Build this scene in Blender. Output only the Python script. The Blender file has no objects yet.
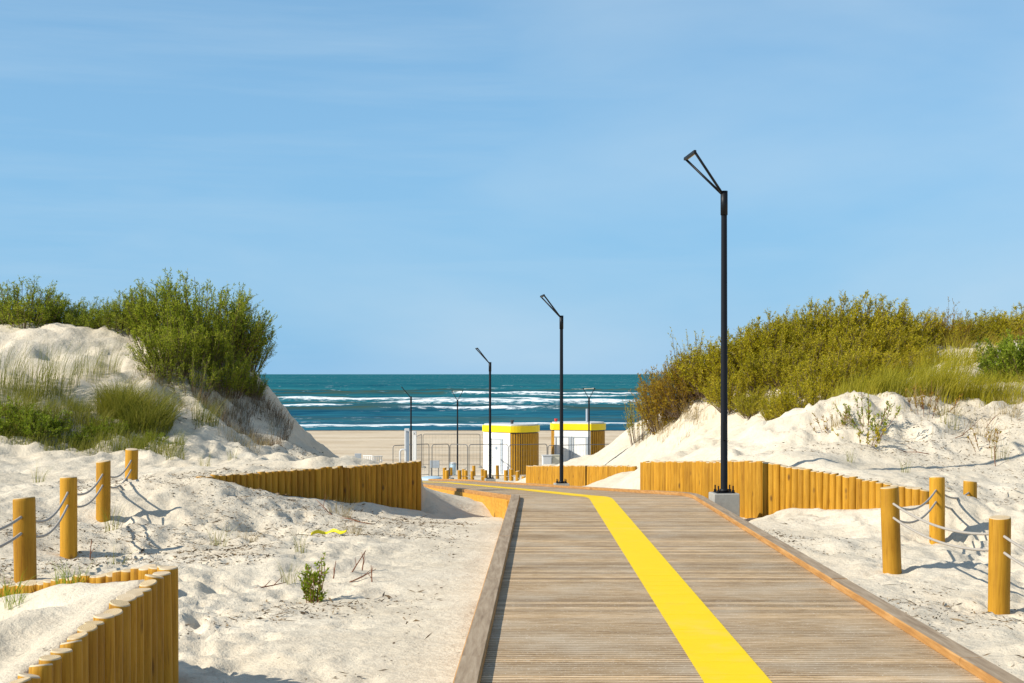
import bpy, bmesh, math, random
import numpy as np
from mathutils import Vector, Matrix
R_ = math.radians
rng = np.random.default_rng(7)
random.seed(7)
SC = bpy.context.scene
COL = SC.collection
F = 1422.2            # focal length in pixels of the 1024 wide picture; the eye is the origin

def P(px, py, Y):
    return ((px - 512) / F * Y, Y, -(py - 374) / F * Y)
def PX(px, Y):
    return (px - 512) / F * Y

# ------------------------------------------------------------------ helpers
def tag(o, label=None, cat=None, group=None, kind=None):
    if label: o['label'] = label
    if cat: o['category'] = cat
    if group: o['group'] = group
    if kind: o['kind'] = kind
    return o
def empty(name, loc=(0, 0, 0), rz=0.0):
    o = bpy.data.objects.new(name, None); COL.objects.link(o)
    o.location = loc; o.rotation_euler = (0, 0, rz); o.empty_display_size = .2
    return o
def link(name, me, mats, parent=None, loc=None):
    o = bpy.data.objects.new(name, me); COL.objects.link(o)
    if not isinstance(mats, (list, tuple)): mats = [mats]
    if mats and len(me.materials) == 0:
        for m in mats: me.materials.append(m)
    if parent: o.parent = parent
    if loc is not None: o.location = loc
    return o
def pymesh(name, V, Fc, smooth=False, mi=None):
    me = bpy.data.meshes.new(name)
    me.from_pydata([tuple(map(float, v)) for v in V], [], [tuple(int(i) for i in f) for f in Fc])
    if smooth: me.polygons.foreach_set('use_smooth', [True] * len(me.polygons))
    if mi is not None: me.polygons.foreach_set('material_index', list(mi))
    me.update(); return me
def npmesh(name, V, Q, smooth=False):
    """quads only, numpy in"""
    me = bpy.data.meshes.new(name)
    V = np.asarray(V, np.float32); Q = np.asarray(Q, np.int32)
    me.vertices.add(len(V)); me.vertices.foreach_set('co', V.ravel())
    k = Q.shape[1]
    me.loops.add(Q.size); me.loops.foreach_set('vertex_index', Q.ravel())
    me.polygons.add(len(Q))
    me.polygons.foreach_set('loop_start', np.arange(0, Q.size, k, dtype=np.int32))
    me.polygons.foreach_set('loop_total', np.full(len(Q), k, np.int32))
    if smooth: me.polygons.foreach_set('use_smooth', np.ones(len(Q), bool))
    me.update(calc_edges=True); return me
class MB:
    def __init__(s): s.V = []; s.F = []; s.M = []
    def add(s, V, Fc, m=0):
        b = len(s.V); s.V += [tuple(v) for v in V]
        for f in Fc: s.F.append(tuple(i + b for i in f)); s.M.append(m)
    def box(s, c, d, rz=0, m=0, bev=0.0):
        cx, cy, cz = c; hx, hy, hz = d[0] / 2, d[1] / 2, d[2] / 2
        bv = min(bev, hx * .45, hy * .45, hz * .45)
        ca, sa = math.cos(rz), math.sin(rz)
        def T(x, y, z): return (cx + x * ca - y * sa, cy + x * sa + y * ca, cz + z)
        if bv <= 0:
            V = [T(x, y, z) for z in (-hz, hz) for x, y in ((-hx, -hy), (hx, -hy), (hx, hy), (-hx, hy))]
            s.add(V, [(3, 2, 1, 0), (4, 5, 6, 7), (0, 1, 5, 4), (1, 2, 6, 5), (2, 3, 7, 6), (3, 0, 4, 7)], m)
        else:
            def ring(ax, ay, z):
                b = bv
                return [T(x, y, z) for x, y in ((-ax + b, -ay), (ax - b, -ay), (ax, -ay + b), (ax, ay - b), (ax - b, ay), (-ax + b, ay), (-ax, ay - b), (-ax, -ay + b))]
            V = ring(hx - bv, hy - bv, -hz) + ring(hx, hy, -hz + bv) + ring(hx, hy, hz - bv) + ring(hx - bv, hy - bv, hz)
            Fc = [tuple(range(7, -1, -1)), tuple(range(24, 32))]
            for r in range(3):
                for i in range(8):
                    j = (i + 1) % 8
                    Fc.append((r * 8 + i, r * 8 + j, r * 8 + 8 + j, r * 8 + 8 + i))
            s.add(V, Fc, m)
    def tube(s, pts, rad, n=8, m=0, caps=True):
        pts = [Vector(p) for p in pts]
        if not isinstance(rad, (list, tuple)): rad = [rad] * len(pts)
        V = []
        t0 = (pts[1] - pts[0]).normalized()
        u = t0.orthogonal().normalized()
        for i, p in enumerate(pts):
            t = (pts[min(i + 1, len(pts) - 1)] - pts[max(i - 1, 0)]).normalized()
            u = (u - t * u.dot(t)).normalized(); w = t.cross(u)
            for k in range(n):
                a = 2 * math.pi * k / n
                V.append(p + (u * math.cos(a) + w * math.sin(a)) * rad[i])
        Fc = []
        for i in range(len(pts) - 1):
            for k in range(n):
                j = (k + 1) % n
                Fc.append((i * n + k, i * n + j, (i + 1) * n + j, (i + 1) * n + k))
        if caps:
            Fc.append(tuple(range(n - 1, -1, -1))); Fc.append(tuple(range((len(pts) - 1) * n, len(pts) * n)))
        s.add(V, Fc, m)
    def prism(s, poly, z0, z1, m=0):
        n = len(poly)
        V = [(x, y, z0) for x, y in poly] + [(x, y, z1) for x, y in poly]
        Fc = [tuple(range(n - 1, -1, -1)), tuple(range(n, 2 * n))] + [(i, (i + 1) % n, n + (i + 1) % n, n + i) for i in range(n)]
        s.add(V, Fc, m)
    def build(s, name, mats, parent=None, smooth=False, loc=None):
        me = pymesh(name, s.V, s.F, smooth, s.M)
        return link(name, me, mats, parent, loc)

def dup(root, loc, rz=None, scale=None):
    r = root.copy(); COL.objects.link(r); r.location = loc
    if rz is not None: r.rotation_euler = (0, 0, rz)
    if scale is not None: r.scale = scale
    for ch in list(root.children):
        c = ch.copy(); COL.objects.link(c); c.parent = r
        for g in list(ch.children):
            d = g.copy(); COL.objects.link(d); d.parent = c
    return r

# ------------------------------------------------------------------ noise
def vnoise(x, y, seed=0):
    xi = np.floor(x).astype(np.int64); yi = np.floor(y).astype(np.int64)
    fx = x - xi; fy = y - yi
    fx = fx * fx * fx * (fx * (fx * 6 - 15) + 10); fy = fy * fy * fy * (fy * (fy * 6 - 15) + 10)
    def h(a, b):
        n = (a * 374761393 + b * 668265263 + seed * 974634457) & 0xFFFFFFFF
        n = ((n ^ (n >> 13)) * 1274126177) & 0xFFFFFFFF
        n = n ^ (n >> 16)
        return (n & 0xFFFF) / 32767.5 - 1.0
    a = h(xi, yi); b = h(xi + 1, yi); c = h(xi, yi + 1); d = h(xi + 1, yi + 1)
    return (a * (1 - fx) + b * fx) * (1 - fy) + (c * (1 - fx) + d * fx) * fy
def fbm(x, y, oct=4, seed=0, gain=.5):
    s = 0; a = 1
    for o in range(oct):
        s = s + a * vnoise(x * 2 ** o + 17.3 * o, y * 2 ** o - 9.1 * o, seed + o); a *= gain
    return s

# ------------------------------------------------------------------ materials
class NT:
    def __init__(s, name):
        s.mat = bpy.data.materials.new(name); s.mat.use_nodes = True
        s.t = s.mat.node_tree; s.n = s.t.nodes; s.l = s.t.links
        s.n.clear(); s.out = s.n.new('ShaderNodeOutputMaterial')
    def new(s, typ, **kw):
        nd = s.n.new('ShaderNode' + typ)
        for k, v in kw.items():
            if k in nd.inputs.keys(): nd.inputs[k].default_value = v
            else: setattr(nd, k, v)
        return nd
    def link(s, a, b): s.l.new(a, b)
    def bsdf(s, rough=.8, spec=.3, **kw):
        b = s.new('BsdfPrincipled'); b.inputs['Roughness'].default_value = rough
        b.inputs['Specular IOR Level'].default_value = spec
        for k, v in kw.items(): b.inputs[k].default_value = v
        s.link(b.outputs[0], s.out.inputs[0]); return b
    def coord(s, what='Object', scale=(1, 1, 1), rnd=False):
        tc = s.new('TexCoord'); mp = s.new('Mapping'); mp.inputs['Scale'].default_value = scale
        src = tc.outputs[what]
        if rnd:
            oi = s.new('ObjectInfo'); mu = s.new('VectorMath', operation='SCALE')
            cb = s.new('CombineXYZ'); 
            for i in range(3): s.link(oi.outputs['Random'], cb.inputs[i])
            mu.inputs['Scale'].default_value = 37.0
            s.link(cb.outputs[0], mu.inputs[0])
            ad = s.new('VectorMath', operation='ADD'); s.link(src, ad.inputs[0]); s.link(mu.outputs[0], ad.inputs[1]); src = ad.outputs[0]
        s.link(src, mp.inputs['Vector']); return mp.outputs[0]
    def noise(s, vec, scale, detail=4, rough=.55, dist=0):
        n = s.new('TexNoise'); n.inputs['Scale'].default_value = scale; n.inputs['Detail'].default_value = detail
        n.inputs['Roughness'].default_value = rough; n.inputs['Distortion'].default_value = dist
        s.link(vec, n.inputs['Vector']); return n.outputs['Fac']
    def ramp(s, fac, stops):
        r = s.new('ValToRGB'); e = r.color_ramp.elements
        while len(e) > 1: e.remove(e[0])
        for i, (p, c) in enumerate(stops):
            if i == 0: e[0].position = p; el = e[0]
            else: el = e.new(p)
            el.color = (c, c, c, 1) if not isinstance(c, (tuple, list)) else (*c, 1)
        s.link(fac, r.inputs['Fac']); return r.outputs['Color']
    def mix(s, fac, a, b, mode='MIX'):
        m = s.new('Mix', data_type='RGBA', blend_type=mode)
        for sock, v in ((m.inputs[0], fac), (m.inputs[6], a), (m.inputs[7], b)):
            if hasattr(v, 'links') or isinstance(v, bpy.types.NodeSocket): s.link(v, sock)
            elif isinstance(v, (tuple, list)): sock.default_value = (*v, 1)
            else: sock.default_value = v
        return m.outputs[2]
    def math(s, op, a, b=0.0, c=None, clamp=False):
        m = s.new('Math', operation=op); m.use_clamp = clamp
        for i, v in enumerate((a, b, c)):
            if v is None: continue
            if isinstance(v, bpy.types.NodeSocket): s.link(v, m.inputs[i])
            else: m.inputs[i].default_value = v
        return m.outputs[0]
    def bump(s, h, strength=.5, dist=.01, normal=None):
        b = s.new('Bump'); b.inputs['Strength'].default_value = strength; b.inputs['Distance'].default_value = dist
        s.link(h, b.inputs['Height'])
        if normal: s.link(normal, b.inputs['Normal'])
        return b.outputs[0]

def mat_plain(name, col, rough=.5, metal=0, spec=.4, var=.12, scale=6, bump=0.0):
    t = NT(name); b = t.bsdf(rough, spec); b.inputs['Metallic'].default_value = metal
    v = t.coord('Object')
    n = t.noise(v, scale, 5, .6)
    c = t.mix(n, tuple(x * (1 - var) for x in col), tuple(min(1, x * (1 + var)) for x in col))
    t.link(c, b.inputs['Base Color'])
    if bump: t.link(t.bump(t.noise(v, scale * 12, 3), bump, .004), b.inputs['Normal'])
    return t.mat

def mat_log(name, ca, cb, cc, knots=True):
    t = NT(name); b = t.bsdf(.62, .25)
    v = t.coord('Object', (1, 1, 1), True)
    m1 = t.new('Mapping'); m1.inputs['Scale'].default_value = (26, 26, 1.6); t.link(v, m1.inputs['Vector'])
    g = t.noise(m1.outputs[0], 1.6, 5, .62, .4)
    g2 = t.noise(v, 2.6, 3, .5)
    c = t.ramp(g, [(.28, cc), (.46, ca), (.72, cb)])
    oi = t.new('ObjectInfo')
    sh = t.ramp(oi.outputs['Random'], [(0, (.74, .70, .62)), (.5, (.95, .95, .95)), (1, (1.12, 1.10, 1.05))])
    c = t.mix(1.0, c, sh, 'MULTIPLY')
    c = t.mix(t.ramp(g2, [(.35, 0.0), (.75, .45)]), c, cb)
    if knots:
        m2 = t.new('Mapping'); m2.inputs['Scale'].default_value = (5, 5, 2.2); t.link(v, m2.inputs['Vector'])
        vo = t.new('TexVoronoi'); vo.inputs['Scale'].default_value = 1.0; t.link(m2.outputs[0], vo.inputs['Vector'])
        k = t.ramp(vo.outputs['Distance'], [(.06, .85), (.15, 0.0)])
        c = t.mix(k, c, (.12, .055, .012))
    t.link(c, b.inputs['Base Color'])
    t.link(t.bump(g, .35, .006), b.inputs['Normal'])
    return t.mat
M = {}
M['log'] = mat_log('yellow_pine', (.40, .19, .009), (.52, .275, .026), (.20, .085, .006))
M['post'] = mat_log('post_pine', (.42, .205, .010), (.53, .275, .022), (.26, .11, .007))
def mat_end():
    t = NT('end_grain'); b = t.bsdf(.8, .2)
    v = t.coord('Object', (1, 1, 1), False)
    w = t.new('TexWave', wave_type='RINGS', rings_direction='Z'); w.inputs['Scale'].default_value = 22; w.inputs['Distortion'].default_value = 2.5; w.inputs['Detail Scale'].default_value = 1.5
    t.link(v, w.inputs['Vector'])
    n = t.noise(v, 9, 4)
    c = t.mix(w.outputs['Fac'], (.46, .32, .15), (.60, .47, .28))
    oi = t.new('ObjectInfo')
    c = t.mix(t.ramp(oi.outputs['Random'], [(.0, 0.0), (1, .6)]), c, (.62, .52, .40))
    c = t.mix(t.ramp(n, [(.5, 0.0), (.75, .5)]), c, (.40, .27, .13))
    t.link(c, b.inputs['Base Color']); return t.mat
M['end'] = mat_end()

def mat_deck():
    t = NT('weathered_decking'); b = t.bsdf(.75, .25)
    v = t.coord('Object')
    m1 = t.new('Mapping'); m1.inputs['Scale'].default_value = (3.2, 30, 22); t.link(v, m1.inputs['Vector'])
    g = t.noise(m1.outputs[0], 1.5, 6, .68, .3)
    g2 = t.noise(v, 1.1, 5, .6)
    ge = t.new('NewGeometry')
    isl = ge.outputs['Random Per Island']
    c = t.ramp(g, [(.30, (.19, .115, .045)), (.45, (.45, .31, .17)), (.58, (.57, .42, .26)), (.76, (.78, .65, .49))])
    c = t.mix(1.0, c, t.ramp(isl, [(0, (.62, .60, .56)), (.35, (.92, .91, .89)), (.7, (1.05, 1.04, 1.02)), (1, (1.42, 1.39, 1.34))]), 'MULTIPLY')
    # scuffed pale sand dust
    c = t.mix(t.ramp(g2, [(.46, 0.0), (.70, .55)]), c, (.60, .52, .40))
    # grooves run along each board
    sx = t.new('SeparateXYZ'); t.link(v, sx.inputs[0])
    gr = t.math('SINE', t.math('MULTIPLY', sx.outputs['Y'], 2 * math.pi / .0285))
    grm = t.math('MULTIPLY_ADD', gr, .5, .5)
    c = t.mix(t.math('MULTIPLY', t.math('POWER', grm, 3.0), .42), c, (.115, .07, .032))
    gr2 = t.math('MULTIPLY_ADD', t.math('SINE', t.math('MULTIPLY', sx.outputs['Y'], 2 * math.pi / .0717)), .5, .5)
    brk = t.ramp(t.noise(v, 2.3, 4, .6), [(.35, .25), (.65, .85)])
    c = t.mix(t.math('MULTIPLY', t.math('POWER', gr2, 2.2), brk), c, (.16, .095, .042))
    sp = t.noise(v, 60, 2, .6)
    c = t.mix(t.ramp(sp, [(.62, 0.0), (.70, .6)]), c, (.74, .66, .54))
    t.link(c, b.inputs['Base Color'])
    nb = t.bump(grm, .5, -.004)
    t.link(t.bump(g, .3, .004, nb), b.inputs['Normal'])
    return t.mat
M['deck'] = mat_deck()
def mat_kerb(name, cols):
    t = NT(name); b = t.bsdf(.72, .25)
    v = t.coord('Object', (1, 1, 1), True)
    m1 = t.new('Mapping'); m1.inputs['Scale'].default_value = (18, 1.2, 18); t.link(v, m1.inputs['Vector'])
    g = t.noise(m1.outputs[0], 1.4, 6, .65, .3)
    c = t.ramp(g, [(.28, cols[0]), (.5, cols[1]), (.75, cols[2])])
    t.link(c, b.inputs['Base Color']); t.link(t.bump(g, .3, .004), b.inputs['Normal'])
    return t.mat
M['kerb_top'] = mat_kerb('kerb_weathered', [(.20, .135, .08), (.32, .235, .15), (.45, .35, .24)])
M['kerb_side'] = mat_kerb('kerb_orange', [(.28, .13, .04), (.41, .205, .06), (.54, .31, .12)])
M['fascia'] = mat_kerb('fascia_pine', [(.42, .19, .02), (.56, .28, .03), (.66, .38, .07)])
def mat_paint():
    t = NT('yellow_paint'); b = t.bsdf(.6, .15)
    v = t.coord('Object')
    n = t.noise(v, 3.5, 6, .65)
    m1 = t.new('Mapping'); m1.inputs['Scale'].default_value = (2.0, 26, 26); t.link(v, m1.inputs['Vector'])
    g = t.noise(m1.outputs[0], 1.5, 6, .7)
    sx = t.new('SeparateXYZ'); t.link(v, sx.inputs[0])
    gr = t.math('MULTIPLY_ADD', t.math('SINE', t.math('MULTIPLY', sx.outputs['Y'], 2 * math.pi / .0285)), .5, .5)
    c = t.mix(n, (.84, .545, .0), (.92, .62, .0))
    c = t.mix(t.math('MULTIPLY', t.math('POWER', gr, 3.0), .16), c, (.45, .26, .005))
    c = t.mix(t.ramp(g, [(.62, 0.0), (.80, .5)]), c, (.66, .48, .12))
    c = t.mix(t.ramp(t.noise(v, 1.3, 6, .7), [(.55, 0.0), (.75, .28)]), c, (.62, .50, .24))
    t.link(c, b.inputs['Base Color'])
    t.link(t.bump(gr, .35, -.003), b.inputs['Normal'])
    return t.mat
M['paint'] = mat_paint()

def mat_sand():
    t = NT('dune_sand'); b = t.bsdf(.95, .12)
    v = t.coord('Object')
    n1 = t.noise(v, .55, 5, .6); n2 = t.noise(v, 5.0, 6, .62); n3 = t.noise(v, 60, 3, .6)
    c = t.ramp(n1, [(.3, (.59, .51, .385)), (.7, (.69, .61, .48))])
    c = t.mix(t.ramp(n2, [(.42, 0.0), (.7, .34)]), c, (.45, .36, .255))
    c = t.mix(t.ramp(n3, [(.58, 0.0), (.70, .42)]), c, (.33, .25, .17))
    # scattered dark organic specks, denser in drifts
    n4 = t.noise(v, 22, 4, .7); n5 = t.noise(v, .8, 3, .5)
    k = t.math('MULTIPLY', t.ramp(n4, [(.61, 0.0), (.68, .8)]), t.ramp(n5, [(.45, 0.0), (.62, 1.0)]))
    c = t.mix(k, c, (.13, .095, .06))
    # flat beach: warmer, tracks running along the shore; wet edge at the water line
    ge = t.new('NewGeometry'); sx = t.new('SeparateXYZ'); t.link(ge.outputs['Position'], sx.inputs[0])
    m1 = t.new('Mapping'); m1.inputs['Scale'].default_value = (.05, .16, .2); t.link(v, m1.inputs['Vector'])
    st = t.noise(m1.outputs[0], 1.5, 5, .6)
    bc = t.ramp(st, [(.32, (.44, .335, .215)), (.5, (.56, .45, .315)), (.72, (.63, .53, .39))])
    far = t.math('MULTIPLY_ADD', sx.outputs['Y'], 1 / 25.0, -82 / 25.0, clamp=True)
    c = t.mix(far, c, bc)
    wet = t.math('MULTIPLY_ADD', sx.outputs['Y'], 1 / 3.0, -177.5 / 3.0, clamp=True)
    c = t.mix(wet, c, (.11, .085, .06))
    t.link(c, b.inputs['Base Color'])
    h = t.math('ADD', t.math('MULTIPLY', n2, .8), t.math('MULTIPLY', n3, .12))
    n6 = t.noise(v, 14, 5, .6)
    h = t.math('ADD', h, t.math('MULTIPLY', n6, .4))
    t.link(t.bump(h, .75, .05), b.inputs['Normal'])
    return t.mat
M['sand'] = mat_sand()

def mat_leaf(name, cols, trans=.35):
    t = NT(name)
    ge = t.new('NewGeometry'); isl = ge.outputs['Random Per Island']
    v = t.coord('Object')
    n = t.noise(v, 1.7, 3, .5)
    f = t.math('ADD', t.math('MULTIPLY', isl, .65), t.math('MULTIPLY_ADD', n, .7, -.17), clamp=True)
    oi = t.new('ObjectInfo')
    c = t.ramp(f, [(i / (len(cols) - 1), cc) for i, cc in enumerate(cols)])
    c = t.mix(1.0, c, t.ramp(oi.outputs['Random'], [(0, (.85, .88, .85)), (1, (1.12, 1.08, 1.0))]), 'MULTIPLY')
    b = t.new('BsdfPrincipled'); b.inputs['Roughness'].default_value = .55; b.inputs['Specular IOR Level'].default_value = .25
    tr = t.new('BsdfTranslucent')
    t.link(c, b.inputs['Base Color']); t.link(c, tr.inputs['Color'])
    mx = t.new('MixShader'); mx.inputs[0].default_value = trans
    t.link(b.outputs[0], mx.inputs[1]); t.link(tr.outputs[0], mx.inputs[2]); t.link(mx.outputs[0], t.out.inputs[0])
    return t.mat
M['leaf_green'] = mat_leaf('willow_leaf', [(.05, .085, .004), (.19, .255, .012), (.39, .43, .03), (.56, .55, .10)], .5)
M['leaf_yellow'] = mat_leaf('yellow_willow_leaf', [(.09, .085, .003), (.34, .305, .008), (.60, .50, .018), (.76, .63, .08)], .5)
M['leaf_brown'] = mat_leaf('autumn_leaf', [(.20, .11, .010), (.36, .22, .014), (.46, .32, .02), (.52, .42, .05)], .5)
M['leaf_bright'] = mat_leaf('fresh_leaf', [(.10, .16, .008), (.19, .27, .012), (.31, .38, .025), (.45, .45, .06)], .45)
M['grass'] = mat_leaf('marram_blade', [(.10, .12, .015), (.19, .20, .02), (.30, .285, .035), (.48, .40, .11)], .4)
M['grass_dry'] = mat_leaf('dry_blade', [(.20, .14, .05), (.30, .22, .09), (.38, .30, .14), (.45, .38, .2)])
M['grass_yellow'] = mat_leaf('yellow_blade', [(.17, .16, .008), (.32, .29, .014), (.44, .38, .025), (.56, .46, .07)], .4)
M['stem'] = mat_plain('bark', (.13, .085, .05), .8, var=.4, scale=20)
M['redstem'] = mat_plain('red_bark', (.19, .075, .035), .8, var=.4, scale=30)
M['litter'] = mat_leaf('plant_litter', [(.05, .035, .02), (.10, .07, .04), (.17, .12, .07), (.26, .2, .12)], .05)
M['black'] = mat_plain('black_powder_coat', (.006, .007, .009), .5, var=.3, spec=.25)
M['steel'] = mat_plain('zinc_bolt', (.08, .085, .09), .45, metal=.6, var=.2)
M['lens'] = mat_plain('lamp_lens', (.78, .70, .55), .35, var=.05)
M['concrete'] = mat_plain('cast_concrete', (.33, .32, .285), .9, var=.28, scale=14, bump=.6)
M['rope'] = mat_plain('grey_rope', (.36, .325, .28), .85, var=.25, scale=60, bump=.5)
M['white'] = mat_plain('white_panel', (.78, .77, .74), .5, var=.04, scale=2)
M['roofgrey'] = mat_plain('roof_sheet', (.55, .56, .57), .6, var=.1)
M['yellowband'] = mat_plain('yellow_band', (.88, .63, .003), .45, var=.05, scale=2)
M['frame'] = mat_plain('door_frame_grey', (.36, .40, .44), .5, var=.1)
M['bluegrey'] = mat_plain('blue_grey_panel', (.22, .27, .33), .5, var=.15)
M['lightblue'] = mat_plain('pale_blue_cover', (.42, .55, .62), .5, var=.12)
M['galv'] = mat_plain('galvanised_tube', (.13, .135, .14), .5, metal=.2, var=.15)
M['greybox'] = mat_plain('grey_cabinet', (.55, .56, .56), .55, var=.08)
M['beigebox'] = mat_plain('beige_cabinet', (.58, .55, .44), .55, var=.08)
M['red'] = mat_plain('red_plastic', (.55, .04, .03), .5)
M['dark'] = mat_plain('dark_grey', (.05, .05, .055), .6)
M['tape'] = mat_plain('yellow_tape', (.75, .62, .01), .45, var=.1)
M['slat'] = mat_log('cladding_slat', (.52, .255, .018), (.64, .34, .035), (.36, .15, .01), False)

# ------------------------------------------------------------------ boardwalk centre line
ST = [(1.18, -3.0, -1.747), (1.60, 24.3, -2.104), (-.40, 41.4, -3.30), (-2.85, 59.0, -4.50), (-8.6, 68.5, -5.12), (-17.0, 76.5, -5.65)]
def path_fn():
    # dense resample with rounded bends
    pts = np.array(ST); out = []
    for i in range(len(pts) - 1):
        n = max(2, int(np.linalg.norm(pts[i + 1] - pts[i]) / .05))
        for k in range(n): out.append(pts[i] + (pts[i + 1] - pts[i]) * k / n)
    out.append(pts[-1]); a = np.array(out)
    kx = np.ones(25) / 25; kz = np.ones(25) / 25
    b = a.copy(); pad = 12
    for c in range(3):
        e = np.concatenate([2 * a[0, c] - a[1:pad + 1, c][::-1], a[:, c], 2 * a[-1, c] - a[-pad - 1:-1, c][::-1]])
        b[:, c] = np.convolve(e, kx, 'valid')
    s = np.concatenate([[0], np.cumsum(np.linalg.norm(np.diff(b[:, :2], axis=0), axis=1))])
    return b, s
PB, PS = path_fn()
def path_at(s):
    x = np.interp(s, PS, PB[:, 0]); y = np.interp(s, PS, PB[:, 1]); z = np.interp(s, PS, PB[:, 2])
    e = .25
    x1, y1 = np.interp(s + e, PS, PB[:, 0]), np.interp(s + e, PS, PB[:, 1])
    x0, y0 = np.interp(s - e, PS, PB[:, 0]), np.interp(s - e, PS, PB[:, 1])
    d = Vector((x1 - x0, y1 - y0, 0)).normalized()
    return Vector((x, y, z)), d, Vector((d.y, -d.x, 0))   # point, along, right
def s_of_y(y): return float(np.interp(y, PB[:, 1], PS))
def HWY(y): return float(np.interp(y, [8.7, 24.3], [1.555, 1.455]))     # half width between the kerbs
HW = 1.49

# ------------------------------------------------------------------ retaining wall lines (x, y, top z)
W_NEAR = [(-2.62, 4.6, -1.78), (-2.16, 9.0, -1.205)]                 # right flank of the near enclosure
W_NEARB = [(-2.16, 9.0, -1.205), (-4.05, 11.0, -1.66), (-5.2, 12.2, -1.80)]
W_LEFT = [(-4.74, 21.4, -1.545), (-1.70, 26.0, -1.59)]
W_RIGHT = [(2.62, 28.6, -1.76), (4.10, 23.5, -1.44), (5.95, 20.2, -1.66)]
W_MID = [(.56, 51.0, -3.30), (1.86, 43.0, -2.77), (3.30, 38.0, -2.46)]

# ------------------------------------------------------------------ terrain
CP = []
def cp(*a): CP.append(a)
def cpp(px, py, Y): CP.append(P(px, py, Y))
# left sand by the deck
for y in (-3, 3, 8, 13, 18, 22): cp(-.38 + .016 * y, y, -1.786 - .0131 * y - (.13 if y < 16 else .13 + .02 * (y - 15)))
cp(-.12, 24.2, -2.50); cp(-1.2, 4, -2.08); cp(-1.2, 8.7, -2.1)
cpp(300, 650, 10.8); cpp(300, 600, 13.5); cpp(400, 600, 13.8); cpp(380, 550, 17.6); cpp(320, 525, 20.4); cpp(460, 540, 19.3); cpp(200, 560, 15.8)
cpp(215, 518, 19.6); cpp(250, 530, 19.6); cpp(165, 537, 17.9); cpp(160, 500, 20.2); cpp(285, 532, 19.9); cpp(150, 540, 17.6); cpp(430, 522, 23.5)
cpp(24, 588, 12.9); cpp(68, 559, 16.5); cpp(103, 517, 19.5); cpp(131, 484, 22.6); cpp(150, 474, 24.2); cpp(100, 459, 26); cpp(0, 459, 26); cpp(20, 500, 20); cpp(-60, 520, 18)
cpp(180, 484, 21.4)
# ramp side
cpp(470, 512, 27); cpp(458, 499, 28.6); cpp(430, 489, 29.5); cpp(495, 517, 25.4); cpp(470, 505, 36); cp(-2.7, 42, -3.55); cp(-3.2, 46, -3.75); cp(-4.1, 54, -4.25)
cp(-5, 60, -4.7); cp(-4.2, 34, -2.5); cp(-3.2, 32, -2.35); cp(-3, 38, -3.1); cp(-5, 42, -3.1)
cpp(330, 468, 27.0); cpp(360, 469, 27.5); cpp(390, 474, 28.0); cpp(280, 470, 24.5); cpp(230, 473, 22.8)
# left dune
cpp(60, 452, 27); cpp(170, 452, 27.5); cpp(250, 462, 26.5); cpp(300, 466, 26.5); cpp(60, 410, 28.6); cpp(20, 380, 29.5); cpp(110, 395, 29.5); cpp(10, 336, 32); cpp(60, 337, 32); cpp(110, 350, 32)
cpp(140, 366, 31.3); cpp(170, 388, 30.8); cpp(212, 343, 32.3); cpp(195, 350, 32.2); cpp(180, 418, 29.6); cpp(228, 385, 32.1); cpp(240, 402, 32.1); cpp(236, 432, 31.0); cpp(285, 455, 30.3); cpp(265, 421, 32); cpp(250, 455, 28.8); cpp(300, 448, 31.5); cpp(330, 463, 31)
cpp(215, 425, 30); cp(-6.6, 34, .6); cp(-8.5, 35, .9); cp(-12, 35, 1.0); cp(-5.9, 36, -.9); cp(-7.5, 39, -1.0); cp(-5.0, 38, -2.4); cp(-10, 42, -1.2); cp(-9, 50, -3.6); cp(-16, 44, -.8)
cp(-14, 32, .9); cp(-22, 32, 1.0); cp(-22, 42, .5); cp(-22, 55, -3.5); cp(-14, 24, -1.1); cp(-14, 16, -1.5); cp(-10, 10, -1.75); cp(-12, 3, -1.7); cp(-22, 15, -.6); cp(-24, 2, -1)
for x in (-45, -80, -125): cp(x, 32, 1.0); cp(x, 50, -1.5); cp(x, 10, -.4); cp(x, 80, -6)
# right sand by the deck
for y in (-3, 3, 8, 13, 18, 21.5): cp(3.05 + .0169 * y + .05, y, -1.786 - .0131 * y - .05 - .006 * y)
cp(4.2, 5, -2.02); cp(7, 6, -1.9); cpp(1000, 612, 13.5); cpp(890, 573, 15.8); cpp(937, 541, 19); cpp(970, 507, 21); cpp(1020, 540, 18.5); cpp(830, 540, 18.5); cp(9, 14, -1.9); cp(6.5, 10, -2.1); cp(12, 8, -1.6)
cpp(1000, 482, 23.2); cpp(1040, 468, 24.5); cpp(860, 468, 24); cpp(910, 470, 23.6); cpp(950, 484, 22.6)
cpp(862, 397, 28); cpp(832, 415, 27.5); cpp(802, 440, 26.4); cpp(782, 452, 25.8); cpp(900, 400, 28.5); cpp(960, 403, 28.5); cpp(1020, 405, 28.5); cpp(900, 438, 26.5); cpp(960, 440, 26.4); cpp(1020, 440, 26.2); cpp(870, 425, 26.9)
cpp(640, 441, 42); cpp(680, 418, 41); cpp(635, 421, 44); cpp(602, 452, 47); cpp(572, 470, 50); cpp(692, 402, 40); cpp(730, 432, 35.6); cpp(770, 442, 32.5); cpp(700, 450, 33.5); cpp(650, 463, 32.5)
cpp(618, 486, 34); cp(2.35, 32, -2.62); cp(2.0, 37.5, -3.05)
cpp(800, 405, 33.5); cpp(760, 415, 34.5); cpp(900, 385, 33.5); cpp(850, 352, 38); cpp(790, 360, 38); cpp(1000, 346, 40); cpp(950, 352, 38.5); cpp(960, 372, 33); cpp(1000, 362, 35); cpp(1030, 372, 31.5); cpp(740, 380, 39)
cp(16, 30, .4); cp(24, 32, .6); cp(24, 42, 1.6); cp(22, 20, -.9); cp(15, 14, -1.5); cp(16, 20, -1.1); cp(24, 2, -1); cp(14, 42, 1.0)
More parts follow.
